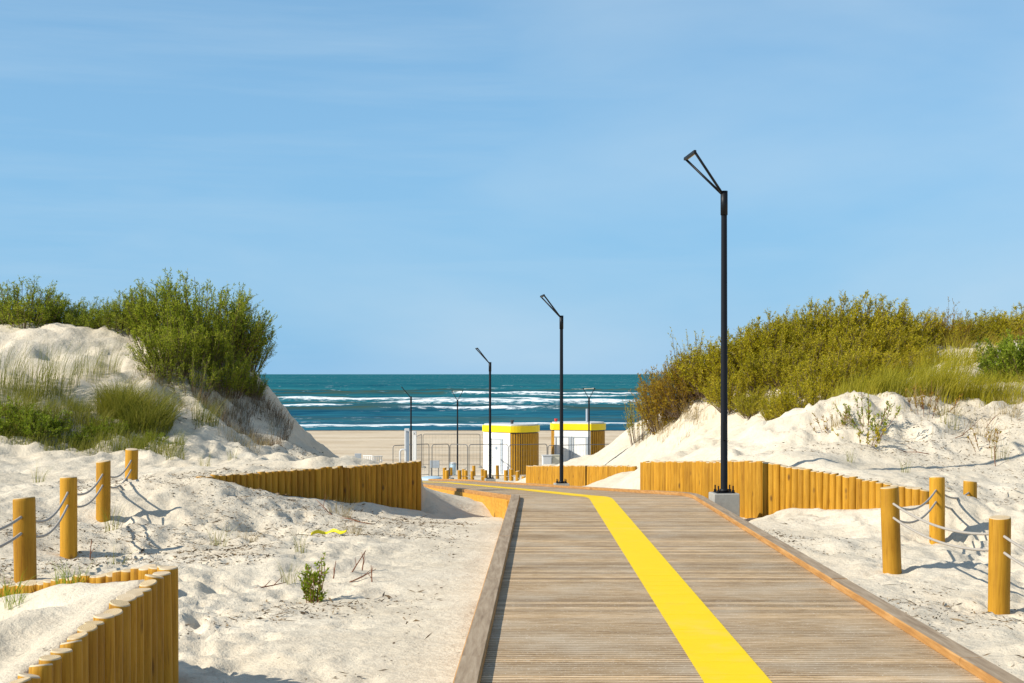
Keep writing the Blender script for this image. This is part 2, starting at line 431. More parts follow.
cp(5.2, 48, -1.8); cp(8, 50, -1.2); cp(7, 56, -3.0); cp(4, 60, -4.4); cp(2.2, 52, -3.7); cp(1.5, 57, -4.3); cp(15, 56, -1.8); cp(25, 62, -2.5); cp(14, 72, -5.0); cp(1.5, 66, -5.0); cp(-2, 72, -5.4); cp(-14, 65, -4.9); cp(8, 66, -4.9)
for x in (45, 80, 125): cp(x, 34, 1.0); cp(x, 55, -1.5); cp(x, 10, -.4); cp(x, 80, -6)
for x in (-120, -70, -40, -20, -8, 0, 8, 20, 40, 70, 120):
    cp(x, 92, -6.35); cp(x, 115, -6.8); cp(x, 150, -7.02); cp(x, 183, -7.22); cp(x, 215, -8.6); cp(x, -20, -1.3)
for x in (-10, -4, 1, 5, 10): cp(x, 80, -5.95)
STEPS = []
# points on both sides of every retaining wall
def wall_cp(pts, fz, back, side, od=0.0):
    """fz: list of (t, z) of the sand at the foot of the open side; back: drop of retained sand under the top"""
    L = [math.dist(pts[i][:2], pts[i + 1][:2]) for i in range(len(pts) - 1)]; T = sum(L); acc = 0
    STEPS.append((pts, L, T, fz, back, side))
    ts = [a for a, _ in fz]; zs = [b for _, b in fz]
    for i in range(len(pts) - 1):
        a, b = Vector(pts[i]), Vector(pts[i + 1]); d = (b - a); d.z = 0; d.normalize()
        n = Vector((d.y, -d.x, 0)) * side            # towards the open side
        k = max(2, int(L[i] / .62))
        for j in range(k + 1):
            if j == 0 and i > 0: continue
            f = j / k; p = a.lerp(b, f); t = (acc + f * L[i]) / T
            q = p + n * .45; cp(q.x, q.y, float(np.interp(t, ts, zs)) - od * (1 - t))
            q = p - n * .6; cp(q.x, q.y, p.z - back)
        acc += L[i]
wall_cp(W_NEAR + W_NEARB[1:], [(0, -2.08), (.54, -2.1), (.75, -2.0), (1, -1.95)], .08, 1)
cpp(50, 600, 10.3); cpp(100, 592, 9.8); cpp(10, 605, 10.6); cpp(20, 640, 8.6); cpp(60, 625, 8.4); cpp(0, 660, 7.8); cp(-5.0, 9.5, -1.8); cp(-4.0, 7.0, -1.75); cp(-5, 5, -1.85)
wall_cp(W_LEFT, [(0, -1.57), (.114, -1.72), (.285, -1.95), (.617, -2.2), (.8, -2.37), (1, -2.56)], .03, 1, .08)
wall_cp(W_RIGHT, [(0, -2.45), (.35, -2.45), (.58, -2.42), (.66, -2.3), (.72, -2.13), (.84, -2.03), (.92, -1.95), (1, -1.84)], .04, 1)
wall_cp(W_MID, [(0, -3.95), (.61, -3.5), (.8, -3.2), (.92, -2.86), (1, -2.62)], .03, 1)
CPA = np.array(CP, float)
CC = .15
def solve_rbf():
    X = CPA[:, :2]; n = len(X)
    D = np.sqrt(((X[:, None] - X[None]) ** 2).sum(-1) + CC * CC)
    A = np.zeros((n + 3, n + 3)); A[:n, :n] = D - np.eye(n) * .012
    A[:n, n] = 1; A[:n, n + 1:] = X; A[n, :n] = 1; A[n + 1:, :n] = X.T
    return np.linalg.solve(A, np.concatenate([CPA[:, 2], np.zeros(3)]))
WR = solve_rbf()
def rbf(x, y):
    n = len(CPA); out = np.empty(len(x))
    for i in range(0, len(x), 20000):
        a = x[i:i + 20000, None] - CPA[None, :, 0]; b = y[i:i + 20000, None] - CPA[None, :, 1]
        out[i:i + 20000] = np.sqrt(a * a + b * b + CC * CC) @ WR[:n] + WR[n] + WR[n + 1] * x[i:i + 20000] + WR[n + 2] * y[i:i + 20000]
    return out
def seg_d(x, y, pts):
    d = np.full(len(x), 1e9)
    for i in range(len(pts) - 1):
        ax, ay = pts[i][:2]; bx, by = pts[i + 1][:2]; L2 = (bx - ax) ** 2 + (by - ay) ** 2
        t = np.clip(((x - ax) * (bx - ax) + (y - ay) * (by - ay)) / L2, 0, 1)
        d = np.minimum(d, np.hypot(x - ax - t * (bx - ax), y - ay - t * (by - ay)))
    return d
def path_dist(x, y):
    d = np.full(len(x), 1e9); z = np.zeros(len(x))
    pts = PB[::20]
    for i in range(len(pts) - 1):
        ax, ay, az = pts[i]; bx, by, bz = pts[i + 1]; L2 = (bx - ax) ** 2 + (by - ay) ** 2
        t = np.clip(((x - ax) * (bx - ax) + (y - ay) * (by - ay)) / L2, 0, 1)
        dd = np.hypot(x - ax - t * (bx - ax), y - ay - t * (by - ay))
        m = dd < d; d[m] = dd[m]; z[m] = (az + t * (bz - az))[m]
    return d, z
def footprints():
    r = random.Random(5); out = []
    for (x0, y0, x1, y1) in [(-1.2, 9.5, -4.6, 17.5), (-.9, 13, -3.4, 22), (-1.6, 8.8, -3.2, 16.5), (-2.4, 11, -1.2, 21), (-5.0, 14.5, -2.2, 12.5), (-4.8, 18.5, -1.2, 17.0), (-6.5, 22.5, -3.9, 18.2), (-5.8, 24, -9, 18),
                             (3.7, 9.5, 6.2, 18), (4.4, 12, 8.4, 22), (3.9, 16.5, 7.5, 15.2), (4.6, 19.4, 8.8, 18.4), (5.2, 11, 7.4, 24), (4.0, 14.0, 5.6, 10.0), (-7.5, 25.5, -2.8, 27.5)]:
        L = math.hypot(x1 - x0, y1 - y0); n = int(L / .36); a = math.atan2(y1 - y0, x1 - x0); bend = r.uniform(-.5, .5)
        for k in range(n):
            f = k / n; o = (.13 if k % 2 else -.13) + r.gauss(0, .05) + bend * math.sin(f * 3.14)
            out.append((x0 + (x1 - x0) * f - math.sin(a) * o, y0 + (y1 - y0) * f + math.cos(a) * o, a + r.gauss(0, .2)))
    for k in range(110): out.append((r.uniform(-5.5, -.9), r.uniform(9.5, 22), r.uniform(0, 3.14)))
    for k in range(80): out.append((r.uniform(3.8, 8.5), r.uniform(9.5, 22), r.uniform(0, 3.14)))
    return out
FOOT = footprints()
def wall_step(x, y, z):
    """a clean step in the sand at each retaining wall"""
    for pts, L, T, fz, back, side in STEPS:
        best = np.full(len(x), 1e9); sd = np.zeros(len(x)); tt = np.zeros(len(x)); tz = np.zeros(len(x)); over = np.zeros(len(x)); acc = 0
        for i in range(len(pts) - 1):
            ax, ay, az = pts[i]; bx, by, bz = pts[i + 1]; dx, dy = (bx - ax) / L[i], (by - ay) / L[i]
            u = (x - ax) * dx + (y - ay) * dy; uc = np.clip(u, 0, L[i])
            d = np.hypot(x - ax - uc * dx, y - ay - uc * dy)
            sgn = ((x - ax) * dy - (y - ay) * dx) * side
            m = d < best - 1e-9
            best[m] = d[m]; sd[m] = np.sign(sgn[m]) * d[m]; tt[m] = ((acc + uc) / T)[m]; tz[m] = (az + (bz - az) * uc / L[i])[m]
            ov = np.zeros(len(x))
            if i == 0: ov = np.maximum(ov, -u)
            if i == len(pts) - 2: ov = np.maximum(ov, u - L[i])
            over[m] = ov[m]; acc += L[i]
        foot = np.interp(tt, [a for a, _ in fz], [b for _, b in fz])
        tgt = np.where(sd > -.075, foot, tz - back)
        R = np.where(sd > 0, .7, .8)
        w = np.clip(1 - best / R, 0, 1); w = w * w * (3 - 2 * w); w = np.clip(w * 1.25, 0, 1) * np.clip(1 - over / .25, 0, 1)
        z = z * (1 - w) + tgt * w
    return z
def height(x, y):
    x = np.atleast_1d(np.asarray(x, float)); y = np.atleast_1d(np.asarray(y, float))
    z = wall_step(x, y, rbf(x, y))
    wd = np.full(len(x), 1e9)
    for w in (W_NEAR, W_NEARB, W_LEFT, W_RIGHT, W_MID): wd = np.minimum(wd, seg_d(x, y, w))
    damp = np.clip((wd - .02) / .55, .3, 1)
    pd, pz = path_dist(x, y)
    damp = damp * np.clip((pd - HW) / np.where(x < 1, 2.6, 1.0), .13, 1)
    flat = np.clip((85 - y) / 25, .12, 1)
    big = fbm(x * .45, y * .45, 3, 3) * .075
    med = fbm(x * 1.6, y * 1.6, 3, 11)
    tr = np.clip(fbm(x * .35 + 4, y * .35, 2, 29) + .55, .25, 1.4)          # trampled drifts
    pits = -np.clip(vnoise(x * 2.9, y * 2.9, 41) - .25, 0, 1) * .07 + np.clip(vnoise(x * 2.4, y * 2.4, 43) - .35, 0, 1) * .045
    fine = fbm(x * 6, y * 6, 3, 57) * .019 - np.clip(vnoise(x * 8.5, y * 8.5, 59) - .45, 0, 1) * .05 * np.clip(fbm(x * .5, y * .5, 2, 61) + .6, 0, 1)
    face = np.clip((y - 25.0) / 1.5, 0, 1) * np.clip((np.abs(x) - 3.2) / 1.5, 0, 1)      # rough eroded dune faces
    rough = (1 - np.abs(fbm(x * 1.1 + 3, y * 1.1, 4, 71))) * .22 - .11
    z = z + damp * flat * (big + med * .036 * tr + pits * tr + fine + face * (rough + fbm(x * 3.2, y * 3.2, 3, 77) * .05))
    for fx, fy, fa in FOOT:
        m = (np.abs(x - fx) < .35) & (np.abs(y - fy) < .35)
        if not m.any(): continue
        u = (x[m] - fx) * math.cos(fa) + (y[m] - fy) * math.sin(fa); w_ = -(x[m] - fx) * math.sin(fa) + (y[m] - fy) * math.cos(fa)
        q = (u / .15) ** 2 + (w_ / .075) ** 2
        z[m] += damp[m] * (-.055 * np.exp(-q * .8) + .024 * np.exp(-(np.sqrt(q) - 1.65) ** 2 * 5))
    rm = np.exp(-((x + 4.2) / 1.7) ** 2 - ((y - 19.5) / 2.6) ** 2)                       # churned sand below the left posts
    z = z + damp * rm * (fbm(x * 2.0 + 9, y * 2.0, 3, 91) * .085)
    # under the boardwalk the sand stays below the boards
    under = pz - .17
    k = np.clip((HW + .34 - pd) / .12, 0, 1)
    z = np.where(k > 0, z * (1 - k) + np.minimum(z, under) * k, z)
    z = np.where(y > 184, np.minimum(z, -7.28), z)
    return z
def gz(x, y): return float(height([x], [y])[0])

def build_sand():
    ys = [-30.0]
    while ys[-1] < 225:
        y = ys[-1]
        ys.append(y + (1.0 if y < 1 else max(.055, .0048 * y)))
    xs = [0.0]
    while xs[-1] < 130:
        x = xs[-1]; xs.append(x + (.06 if x < 7 else min(3.0, .06 + (x - 7) * .018)))
    xs = np.array([-v for v in xs[:0:-1]] + xs); ys = np.array(ys)
    X, Y = np.meshgrid(xs, ys); Z = height(X.ravel(), Y.ravel())
    nx, ny = len(xs), len(ys)
    V = np.stack([X.ravel(), Y.ravel(), Z], 1)
    i = (np.arange(ny - 1)[:, None] * nx + np.arange(nx - 1)[None]).ravel()
    o = link('sand_ground', npmesh('sand_ground', V, np.stack([i, i + 1, i + nx + 1, i + nx], 1), True), M['sand'])
    tag(o, 'pale trampled dune sand running down to the flat beach', kind='structure')
build_sand()

# ------------------------------------------------------------------ sea
SEA = -7.22
def mat_sea():
    t = NT('sea_water'); b = t.bsdf(.5, .0)
    v = t.coord('Object')
    ge = t.new('NewGeometry'); sx = t.new('SeparateXYZ'); t.link(ge.outputs['Position'], sx.inputs[0])
    m1 = t.new('Mapping'); m1.inputs['Scale'].default_value = (.028, .085, .1); t.link(v, m1.inputs['Vector'])
    n = t.noise(m1.outputs[0], 1.0, 6, .62)
    m2 = t.new('Mapping'); m2.inputs['Scale'].default_value = (.004, .010, .01); t.link(v, m2.inputs['Vector'])
    n2 = t.noise(m2.outputs[0], 1.0, 5, .6)
    deep = t.ramp(n2, [(.35, (.010, .095, .135)), (.65, (.028, .165, .19))])
    near = t.ramp(n, [(.35, (.010, .058, .115)), (.62, (.026, .14, .205))])
    far = t.math('MULTIPLY_ADD', sx.outputs['Y'], 1 / 190., -210 / 190., clamp=True)
    c = t.mix(far, near, deep)
    c = t.mix(t.ramp(n, [(.5, 0.0), (.75, .35)]), c, (.022, .14, .155))
    m5 = t.new('Mapping'); m5.inputs['Scale'].default_value = (.06, .30, .1); t.link(v, m5.inputs['Vector'])
    c = t.mix(t.ramp(t.noise(m5.outputs[0], 1.0, 4, .6), [(.52, 0.0), (.66, .65)]), c, (.006, .05, .08))
    at = t.new('Attribute', attribute_name='foam'); ol = t.new('Attribute', attribute_name='murk')
    c = t.mix(ol.outputs['Fac'], c, (.055, .075, .045))
    m3 = t.new('Mapping'); m3.inputs['Scale'].default_value = (.30, .60, 1.0); t.link(v, m3.inputs['Vector'])
    fn = t.noise(m3.outputs[0], 1.3, 6, .7)
    fo = t.math('MULTIPLY_ADD', at.outputs['Fac'], 1.8, t.math('MULTIPLY_ADD', fn, 5.5, -3.5), clamp=True)
    fo = t.math('MULTIPLY', fo, t.math('MULTIPLY', at.outputs['Fac'], 4.0, clamp=True))
    # little whitecaps far out
    m4 = t.new('Mapping'); m4.inputs['Scale'].default_value = (.05, .10, .1); t.link(v, m4.inputs['Vector'])
    wc = t.ramp(t.noise(m4.outputs[0], 1.0, 6, .75), [(.615, 0.0), (.67, .8)])
    fo = t.math('MAXIMUM', fo, t.math('MULTIPLY', wc, far))
    c = t.mix(fo, c, (.80, .83, .83))
    t.link(c, b.inputs['Base Color'])
    t.link(t.math('MULTIPLY_ADD', fo, .5, .32), b.inputs['Roughness'])
    t.link(t.bump(n, .6, 1.0), b.inputs['Normal'])
    return t.mat
M['sea'] = mat_sea()
def build_sea():
    ys = [178.0]
    while ys[-1] < 900: ys.append(ys[-1] + .38 * (1 + ((ys[-1] - 178) / 210) ** 1.6))
    ys += [1000, 1300, 1800, 3000, 6000, 14000, 40000]
    xs = [0.0]
    while xs[-1] < 400: xs.append(xs[-1] + (1.0 if xs[-1] < 170 else 1.0 + (xs[-1] - 170) * .06))
    xs += [700, 1500, 4000, 12000, 40000]
    xs = np.array([-v for v in xs[:0:-1]] + xs); ys = np.array(ys)
    X, Y = np.meshgrid(xs, ys); x = X.ravel(); y = Y.ravel()
    z = np.zeros(len(x)); foam = np.zeros(len(x)); murk = np.zeros(len(x))
    # breakers: (Y, height, start-seed, coverage)
    for (yw, h, sd, cov, tail) in [(196, .30, 1, .10, 3), (206, .42, 2, .05, 4), (222, .55, 3, .55, 6), (246, .55, 4, .25, 5), (283, .95, 5, .50, 12), (306, .55, 6, -.25, 6), (352, 1.15, 7, .22, 16), (405, 1.15, 8, .08, 16), (455, .9, 9, -.35, 10), (520, .9, 10, -.45, 10), (600, .9, 12, -.6, 8)]:
        wob = fbm(x * .011, x * 0 + sd * 3.7, 3, 60 + sd) * (5 + .022 * yw)
        amp = np.clip(.62 + .55 * fbm(x * .018, x * 0 + sd * 5.1, 3, 80 + sd), .1, 1.3) * h
        u = y - (yw + wob)
        w_f = 1.6 + h; w_b = 5 + 4 * h
        prof = np.where(u < 0, np.exp(-(u / w_f) ** 2), np.exp(-(u / w_b) ** 2))
        z += amp * prof - .3 * amp * np.exp(-((u + 7) / 5) ** 2)
        cv = np.clip((fbm(x * .016 + sd * 9.3, x * 0 + sd * 2.2, 3, 100 + sd) + cov) * 2.4, 0, 1)
        fr = np.where(u < 0, np.exp(-(u / (w_f * 1.15)) ** 2), np.exp(-(u / (.35 * w_b)) ** 2))
        foam = np.maximum(foam, fr * cv)
        tl = np.where(u < 0, np.exp(u / (tail * .8)), np.exp(-u / (tail * .25))) * cv * .42
        foam = np.maximum(foam, tl)
        murk = np.maximum(murk, np.where(u < 0, np.exp(-(u / (w_f * 1.3)) ** 2), 0) * (1 - cv) * min(1, h * .9))
    ch = fbm(x * .10, y * .16, 4, 200) * .20 * np.clip((y - 180) / 40, .1, 1) + fbm(x * .035, y * .07, 3, 210) * .32 * np.clip((y - 250) / 150, 0, 1)
    ch += np.sin(y / 9.0 + 2.2 * fbm(x * .02, y * .01, 2, 220)) * .12 * np.clip((y - 230) / 100, 0, 1)
    fade = np.clip((1400 - y) / 600, 0, 1) * np.clip((600 - np.abs(x)) / 200, 0, 1)
    z = (z + ch) * fade * np.clip((y - 178) / 12, .05, 1)
    nx, ny = len(xs), len(ys)
    V = np.stack([x, y, SEA + z], 1)
    i = (np.arange(ny - 1)[:, None] * nx + np.arange(nx - 1)[None]).ravel()
    me = npmesh('sea_water', V, np.stack([i, i + 1, i + nx + 1, i + nx], 1), True)
    for nm, a in (('foam', foam), ('murk', murk)):
        at = me.attributes.new(nm, 'FLOAT', 'POINT'); at.data.foreach_set('value', a.astype(np.float32))
    o = link('sea_water', me, M['sea'])
    tag(o, 'teal sea with lines of white breakers', kind='structure')
build_sea()

# ------------------------------------------------------------------ boardwalk
def build_boardwalk():
    s0, s1 = s_of_y(-2.5), PS[-1] - .5
    mb = MB(); st = MB(); s = s0; w = .136; gap = .0075; k = 0
    def frame(s): return path_at(s)
    while s < s1:
        a, da, ra = frame(s); b, db, rb = frame(s + w)
        j = .0012 * (random.random() - .5)
        jl = .01 * (random.random() - .5)
        th = .035
        L0, L1 = HWY(a.y) + .12 + jl, HWY(a.y) + .12 + jl
        def pt(c, r, off, z): return (c.x + r.x * off, c.y + r.y * off, c.z + z)
        V = []
        for z in (-th, 0):
            for (c, r, o) in ((a, ra, -L0), (a, ra, L1), (b, rb, L1), (b, rb, -L0)): V.append(pt(c, r, o, z + j))
        mb.add(V, [(3, 2, 1, 0), (4, 5, 6, 7), (0, 1, 5, 4), (1, 2, 6, 5), (2, 3, 7, 6), (3, 0, 4, 7)])
        # painted strip on each board; it drifts a little across the deck
        b, db, rb = frame(s + w + gap - .0012)
        y = a.y
        c0 = np.interp(y, [-2, 8.74, 24.3, 26], [.03 + .02, .03, -.10, -.12]) if y < 26 else np.interp(y, [26, 36, 80], [-.12, .05, .1])
        hw = np.interp(y, [8.7, 24], [.209, .196])
        V = []
        for z in (.0035, .0045):
            for (c, r, o) in ((a, ra, c0 - hw), (a, ra, c0 + hw), (b, rb, c0 + hw), (b, rb, c0 - hw)): V.append(pt(c, r, o, z + j))
        st.add(V, [(4, 5, 6, 7), (0, 1, 5, 4), (1, 2, 6, 5), (2, 3, 7, 6), (3, 0, 4, 7)])
        s += w + gap; k += 1
    deck = mb.build('boardwalk', M['deck']); tag(deck, 'weathered grooved plank boardwalk bending left down to the beach', kind='structure')
    st.build('painted_stripe', M['paint'], deck)
    # kerb timbers, butted end to end, on blocks
    def kerbs(side, ya, yb, L=3.9, h=.062, wd=.155):
        sa, sb = s_of_y(ya), (s_of_y(yb) if yb < 76 else s1); s = sa
        while s < sb - .3:
            e = min(s + L, sb); m = MB(); n = max(2, int((e - s) / .5)); ring = []
            tz = .004 * (random.random() - .5)
            for i in range(n + 1):
                p, d, r = path_at(s + .003 + (e - s - .006) * i / n)
                o0 = side * HWY(p.y); o1 = o0 + side * wd
                ring.append([(p.x + r.x * o0, p.y + r.y * o0, p.z + .006 + tz), (p.x + r.x * o0, p.y + r.y * o0, p.z + h - .008 + tz),
                             (p.x + r.x * (o0 + side * .010), p.y + r.y * (o0 + side * .010), p.z + h + tz), (p.x + r.x * (o1 - side * .008), p.y + r.y * (o1 - side * .008), p.z + h + tz),
                             (p.x + r.x * o1, p.y + r.y * o1, p.z + h - .008 + tz), (p.x + r.x * o1, p.y + r.y * o1, p.z - .20 + tz)])
            b = len(m.V)
            for rr in ring: m.V += rr
            for i in range(n):
                for q in range(6):
                    f = (i * 6 + q, i * 6 + (q + 1) % 6, (i + 1) * 6 + (q + 1) % 6, (i + 1) * 6 + q)
                    m.F.append(f if side > 0 else f[::-1]); m.M.append(1 if q == 2 else 0)
            m.F.append(tuple(range(6))); m.M.append(0); m.F.append(tuple(n * 6 + q for q in range(6))); m.M.append(0)
            m.build('kerb', [M['kerb_side'], M['kerb_top']], deck)
            s = e
    kerbs(-1, -2.4, 24.5); kerbs(1, -2.4, 70)
    kerbs(-1, 24.52, 70, h=.045)
    # upright boards closing the left flank of the ramp
    s = s_of_y(24.4); i = 0
    while s < s_of_y(57):
        e = s + .60; m = MB()
        a, da, ra = path_at(s); b, db, rb = path_at(e - .008)
        off = -(HWY(a.y) + .165); t = .03
        V = []
        for z in (-.75, -.035):
            for (c, r, o) in ((a, ra, off - t), (b, rb, off - t), (b, rb, off), (a, ra, off)): V.append((c.x + r.x * o, c.y + r.y * o, c.z + z))
        m.add(V, [(3, 2, 1, 0), (4, 5, 6, 7), (0, 1, 5, 4), (1, 2, 6, 5), (2, 3, 7, 6), (3, 0, 4, 7)])
        m.build('fascia_board', M['fascia'], deck); s = e
    a, d, r = path_at(s_of_y(24.4)); m = MB()
    m.box((a.x - r.x * (HWY(a.y) + .17), a.y - .06, a.z - .42), (.1, .1, .75), bev=.008); m.build('support_post', M['fascia'], deck)
build_boardwalk()

# ------------------------------------------------------------------ log walls
def log_mesh(seed, rad, L, mats):
    r = random.Random(seed); n = 14; V = []; Fc = []; mi = []
    zs = [0, -.008, -.03, -L * .25, -L * .5, -L * .75, -L]
    prof = [.90, .985, 1.0, 1.01, 1.0, 1.02, 1.0]
    ph = [r.random() * 6.28 for _ in range(4)]; tx, ty = r.uniform(-.012, .012), r.uniform(-.012, .012)
    for i, (z, p) in enumerate(zip(zs, prof)):
        for k in range(n):
            a = 2 * math.pi * k / n
            rr = rad * p * (1 + .025 * math.sin(2 * a + ph[0]) + .015 * math.sin(3 * a + ph[1] + z))
            zz = z + (tx * math.cos(a) + ty * math.sin(a) if i < 2 else 0)
            V.append((rr * math.cos(a), rr * math.sin(a), zz))
    for i in range(len(zs) - 1):
        for k in range(n):
            j = (k + 1) % n; Fc.append((i * n + k, (i + 1) * n + k, (i + 1) * n + j, i * n + j)); mi.append(1 if i == 0 else 0)
    Fc.append(tuple(range(n))); mi.append(1)
    me = pymesh('log', V, Fc, True, mi)
    me.polygons[-1].use_smooth = False
    for m in mats: me.materials.append(m)
    return me
LOGS = [log_mesh(i, .0715, 1.75, [M['log'], M['end']]) for i in range(6)]
def log_wall(name, lines, label, group=None, d=.146, jz=.007, rad=1.0):
    root = empty(name, (lines[0][0][0], lines[0][0][1], lines[0][0][2])); tag(root, label, 'retaining wall', group)
    o0 = Vector(root.location); n = 0
    for pts in lines:
        L = [math.dist(pts[i][:2], pts[i + 1][:2]) for i in range(len(pts) - 1)]; cum = [0]
        for l in L: cum.append(cum[-1] + l)
        s = d * .5
        while s < cum[-1]:
            x = float(np.interp(s, cum, [p[0] for p in pts])); y = float(np.interp(s, cum, [p[1] for p in pts])); z = float(np.interp(s, cum, [p[2] for p in pts]))
            o = bpy.data.objects.new('log', random.choice(LOGS)); COL.objects.link(o); o.parent = root
            o.location = (x - o0.x + random.gauss(0, .004), y - o0.y + random.gauss(0, .004), z - o0.z + random.gauss(0, jz))
            o.rotation_euler = (random.gauss(0, .006), random.gauss(0, .006), random.random() * 6.28)
            k = random.uniform(.92, 1.03) * rad; o.scale = (k, k, 1)
            s += d; n += 1
    return root
log_wall('log_retaining_wall', [W_NEAR[::-1], W_NEARB], 'near corner enclosure of round yellow logs holding a mound of sand', 'log retaining walls', .115, .007, .82)
log_wall('log_retaining_wall', [W_LEFT], 'long shaded log wall sinking into the sand below the left dune', 'log retaining walls')
log_wall('log_retaining_wall', [W_RIGHT], 'sunlit log wall with a corner behind the nearest lamp post', 'log retaining walls')
log_wall('log_retaining_wall', [W_MID], 'short sunlit log wall beside the ramp behind the second lamp post', 'log retaining walls')

# ------------------------------------------------------------------ rope posts
POSTM = [log_mesh(50 + i, .1, 1.5, [M['post'], M['end']]) for i in range(4)]
def rope_post(x, y, top, label, group, k=1.0):
    o = bpy.data.objects.new('rope_post', random.choice(POSTM)); COL.objects.link(o)
    o.location = (x, y, top); o.rotation_euler = (random.gauss(0, .012), random.gauss(0, .012), random.random() * 6.28); o.scale = (k, k, 1)
    tag(o, label, 'post', group); return o
def rope(posts, drop, label, group, sag=.13, r=.0135):
    m = MB(); pts = []
    for i in range(len(posts) - 1):
        a = Vector(posts[i]) - Vector((0, 0, drop)); b = Vector(posts[i + 1]) - Vector((0, 0, drop)); n = 18
        for k in range(n + (1 if i == len(posts) - 2 else 0)):
            f = k / n; p = a.lerp(b, f); p.z -= 4 * sag * f * (1 - f) * ((b - a).length / 2.6) ; pts.append(p)
    m.tube(pts, r, 8)
    o = m.build('barrier_rope', M['rope'], smooth=True); tag(o, label, 'rope', group); return o
LP = [P(-75, 505, 10.6), P(24, 497.5, 13.1), P(68.5, 477, 16.7), P(103.5, 461, 19.6), P(131.8, 449, 22.75)]
RP = [P(1120, 548, 11.3), P(1000, 517, 13.5), P(889.5, 487, 15.8), P(937, 477, 19.0), P(970, 481, 21.0)]
LL = [None, 'yellow rope post standing behind the near log enclosure, nearest of its row', 'yellow rope post second from the near log enclosure', 'third yellow rope post back, in front of the green dune grass', 'rope post below the round grass tuft, farthest end of the left row']
RL = [None, 'nearest yellow rope post on the right, rising from a little sand heap', 'yellow rope post closest to the boardwalk kerb on the right', 'yellow rope post in front of the end of the sunlit log wall', 'short half buried rope post at the end of the right row']
for P_, L_, g in ((LP, LL, 'rope posts on the left sand'), (RP, RL, 'rope posts on the right sand')):
    for p, l in zip(P_, L_):
        if l: rope_post(*p, l, g)
rope(LP, .16, 'upper grey rope sagging between the posts on the left', 'barrier ropes'); rope(LP, .31, 'lower grey rope sagging between the posts on the left', 'barrier ropes')
rope(RP, .155, 'upper pale rope sagging between the posts on the right', 'barrier ropes'); rope(RP, .31, 'lower pale rope sagging between the posts on the right', 'barrier ropes')

# ------------------------------------------------------------------ street lamps
def make_lamp():
    root = empty('street_lamp')
    H = 4.85
    b = MB(); b.box((0, 0, -.49), (.42, .42, .98), bev=.012); b.build('concrete_base', M['concrete'], root)
    p = MB(); p.box((0, 0, .006), (.30, .30, .012), bev=.003); p.build('base_plate', M['black'], root)
    for sx in (-1, 1):
        for sy in (-1, 1):
            q = MB(); q.tube([(sx * .12, sy * .12, .012), (sx * .12, sy * .12, .12)], .012, 6)
            q.tube([(sx * .12, sy * .12, .014), (sx * .12, sy * .12, .05)], .024, 6); q.build('anchor_bolt', M['black'], root)
    p = MB(); p.tube([(0, 0, .012), (0, 0, .06), (0, 0, .062), (0, 0, H)], [.075, .075, .057, .047], 14); pl = p.build('pole', M['black'], root, True)
    h = MB(); h.box((0, -.054, 1.0), (.06, .012, .30), bev=.004); h.build('access_hatch', M['black'], pl)
    c = MB(); c.tube([(0, 0, H - .36), (0, 0, H + .03)], .058, 14); c.build('pole_collar', M['black'], root, True)
    # two arms open into a V and carry the light bar; the head leans towards -x
    tip = Vector((-.56, 0, .60))
    for s in (-1, 1):
        a = MB(); a.tube([(-.03, s * .02, H - .02), (tip.x, s * .37, H + tip.z)], .021, 8); a.build('arm', M['black'], root, True)
    h = MB(); h.box((tip.x, 0, H + tip.z), (.045, .80, .05), bev=.006); hd = h.build('light_bar', M['black'], root)
    l = MB(); l.box((tip.x + .026, 0, H + tip.z - .012), (.012, .62, .03)); l.build('lens', M['lens'], hd)
    return root
LAMPS = [((3.43, 23.0), 2.93, .08, 'nearest and tallest black lamp post on a concrete block beside the kerb'),
         ((1.44, 41.4), P(0, 319, 41.4)[2], .10, 'second black lamp post in front of the short log wall'),
         ((-.92, 59.6), P(0, 364.5, 59.6)[2], .12, 'third black lamp post in front of the white door of the left hut'),
         (PX(411, 86), P(0, 397, 86)[2], .1, 'black lamp post rising behind the end of the shaded log wall'),
         (PX(457.5, 95), P(0, 400, 95)[2], -math.pi / 2 + .05, 'distant lamp post with symmetric V head left of the left hut'),
         (PX(589, 90), P(0, 398, 90)[2], -math.pi / 2 - .05, 'distant lamp post standing in front of the right hut')]
proto = make_lamp()
for i, (xy, top, rz, lab) in enumerate(LAMPS):
    if not isinstance(xy, tuple): xy = (xy, (86, 95, 90)[i - 3])
    o = proto if i == 0 else dup(proto, (0, 0, 0))
    o.location = (xy[0], xy[1], top - 4.85 + (.07 if i in (1, 2) else 0)); o.rotation_euler = (0, 0, rz)
    tag(o, lab, 'street lamp', 'black street lamps along the boardwalk')

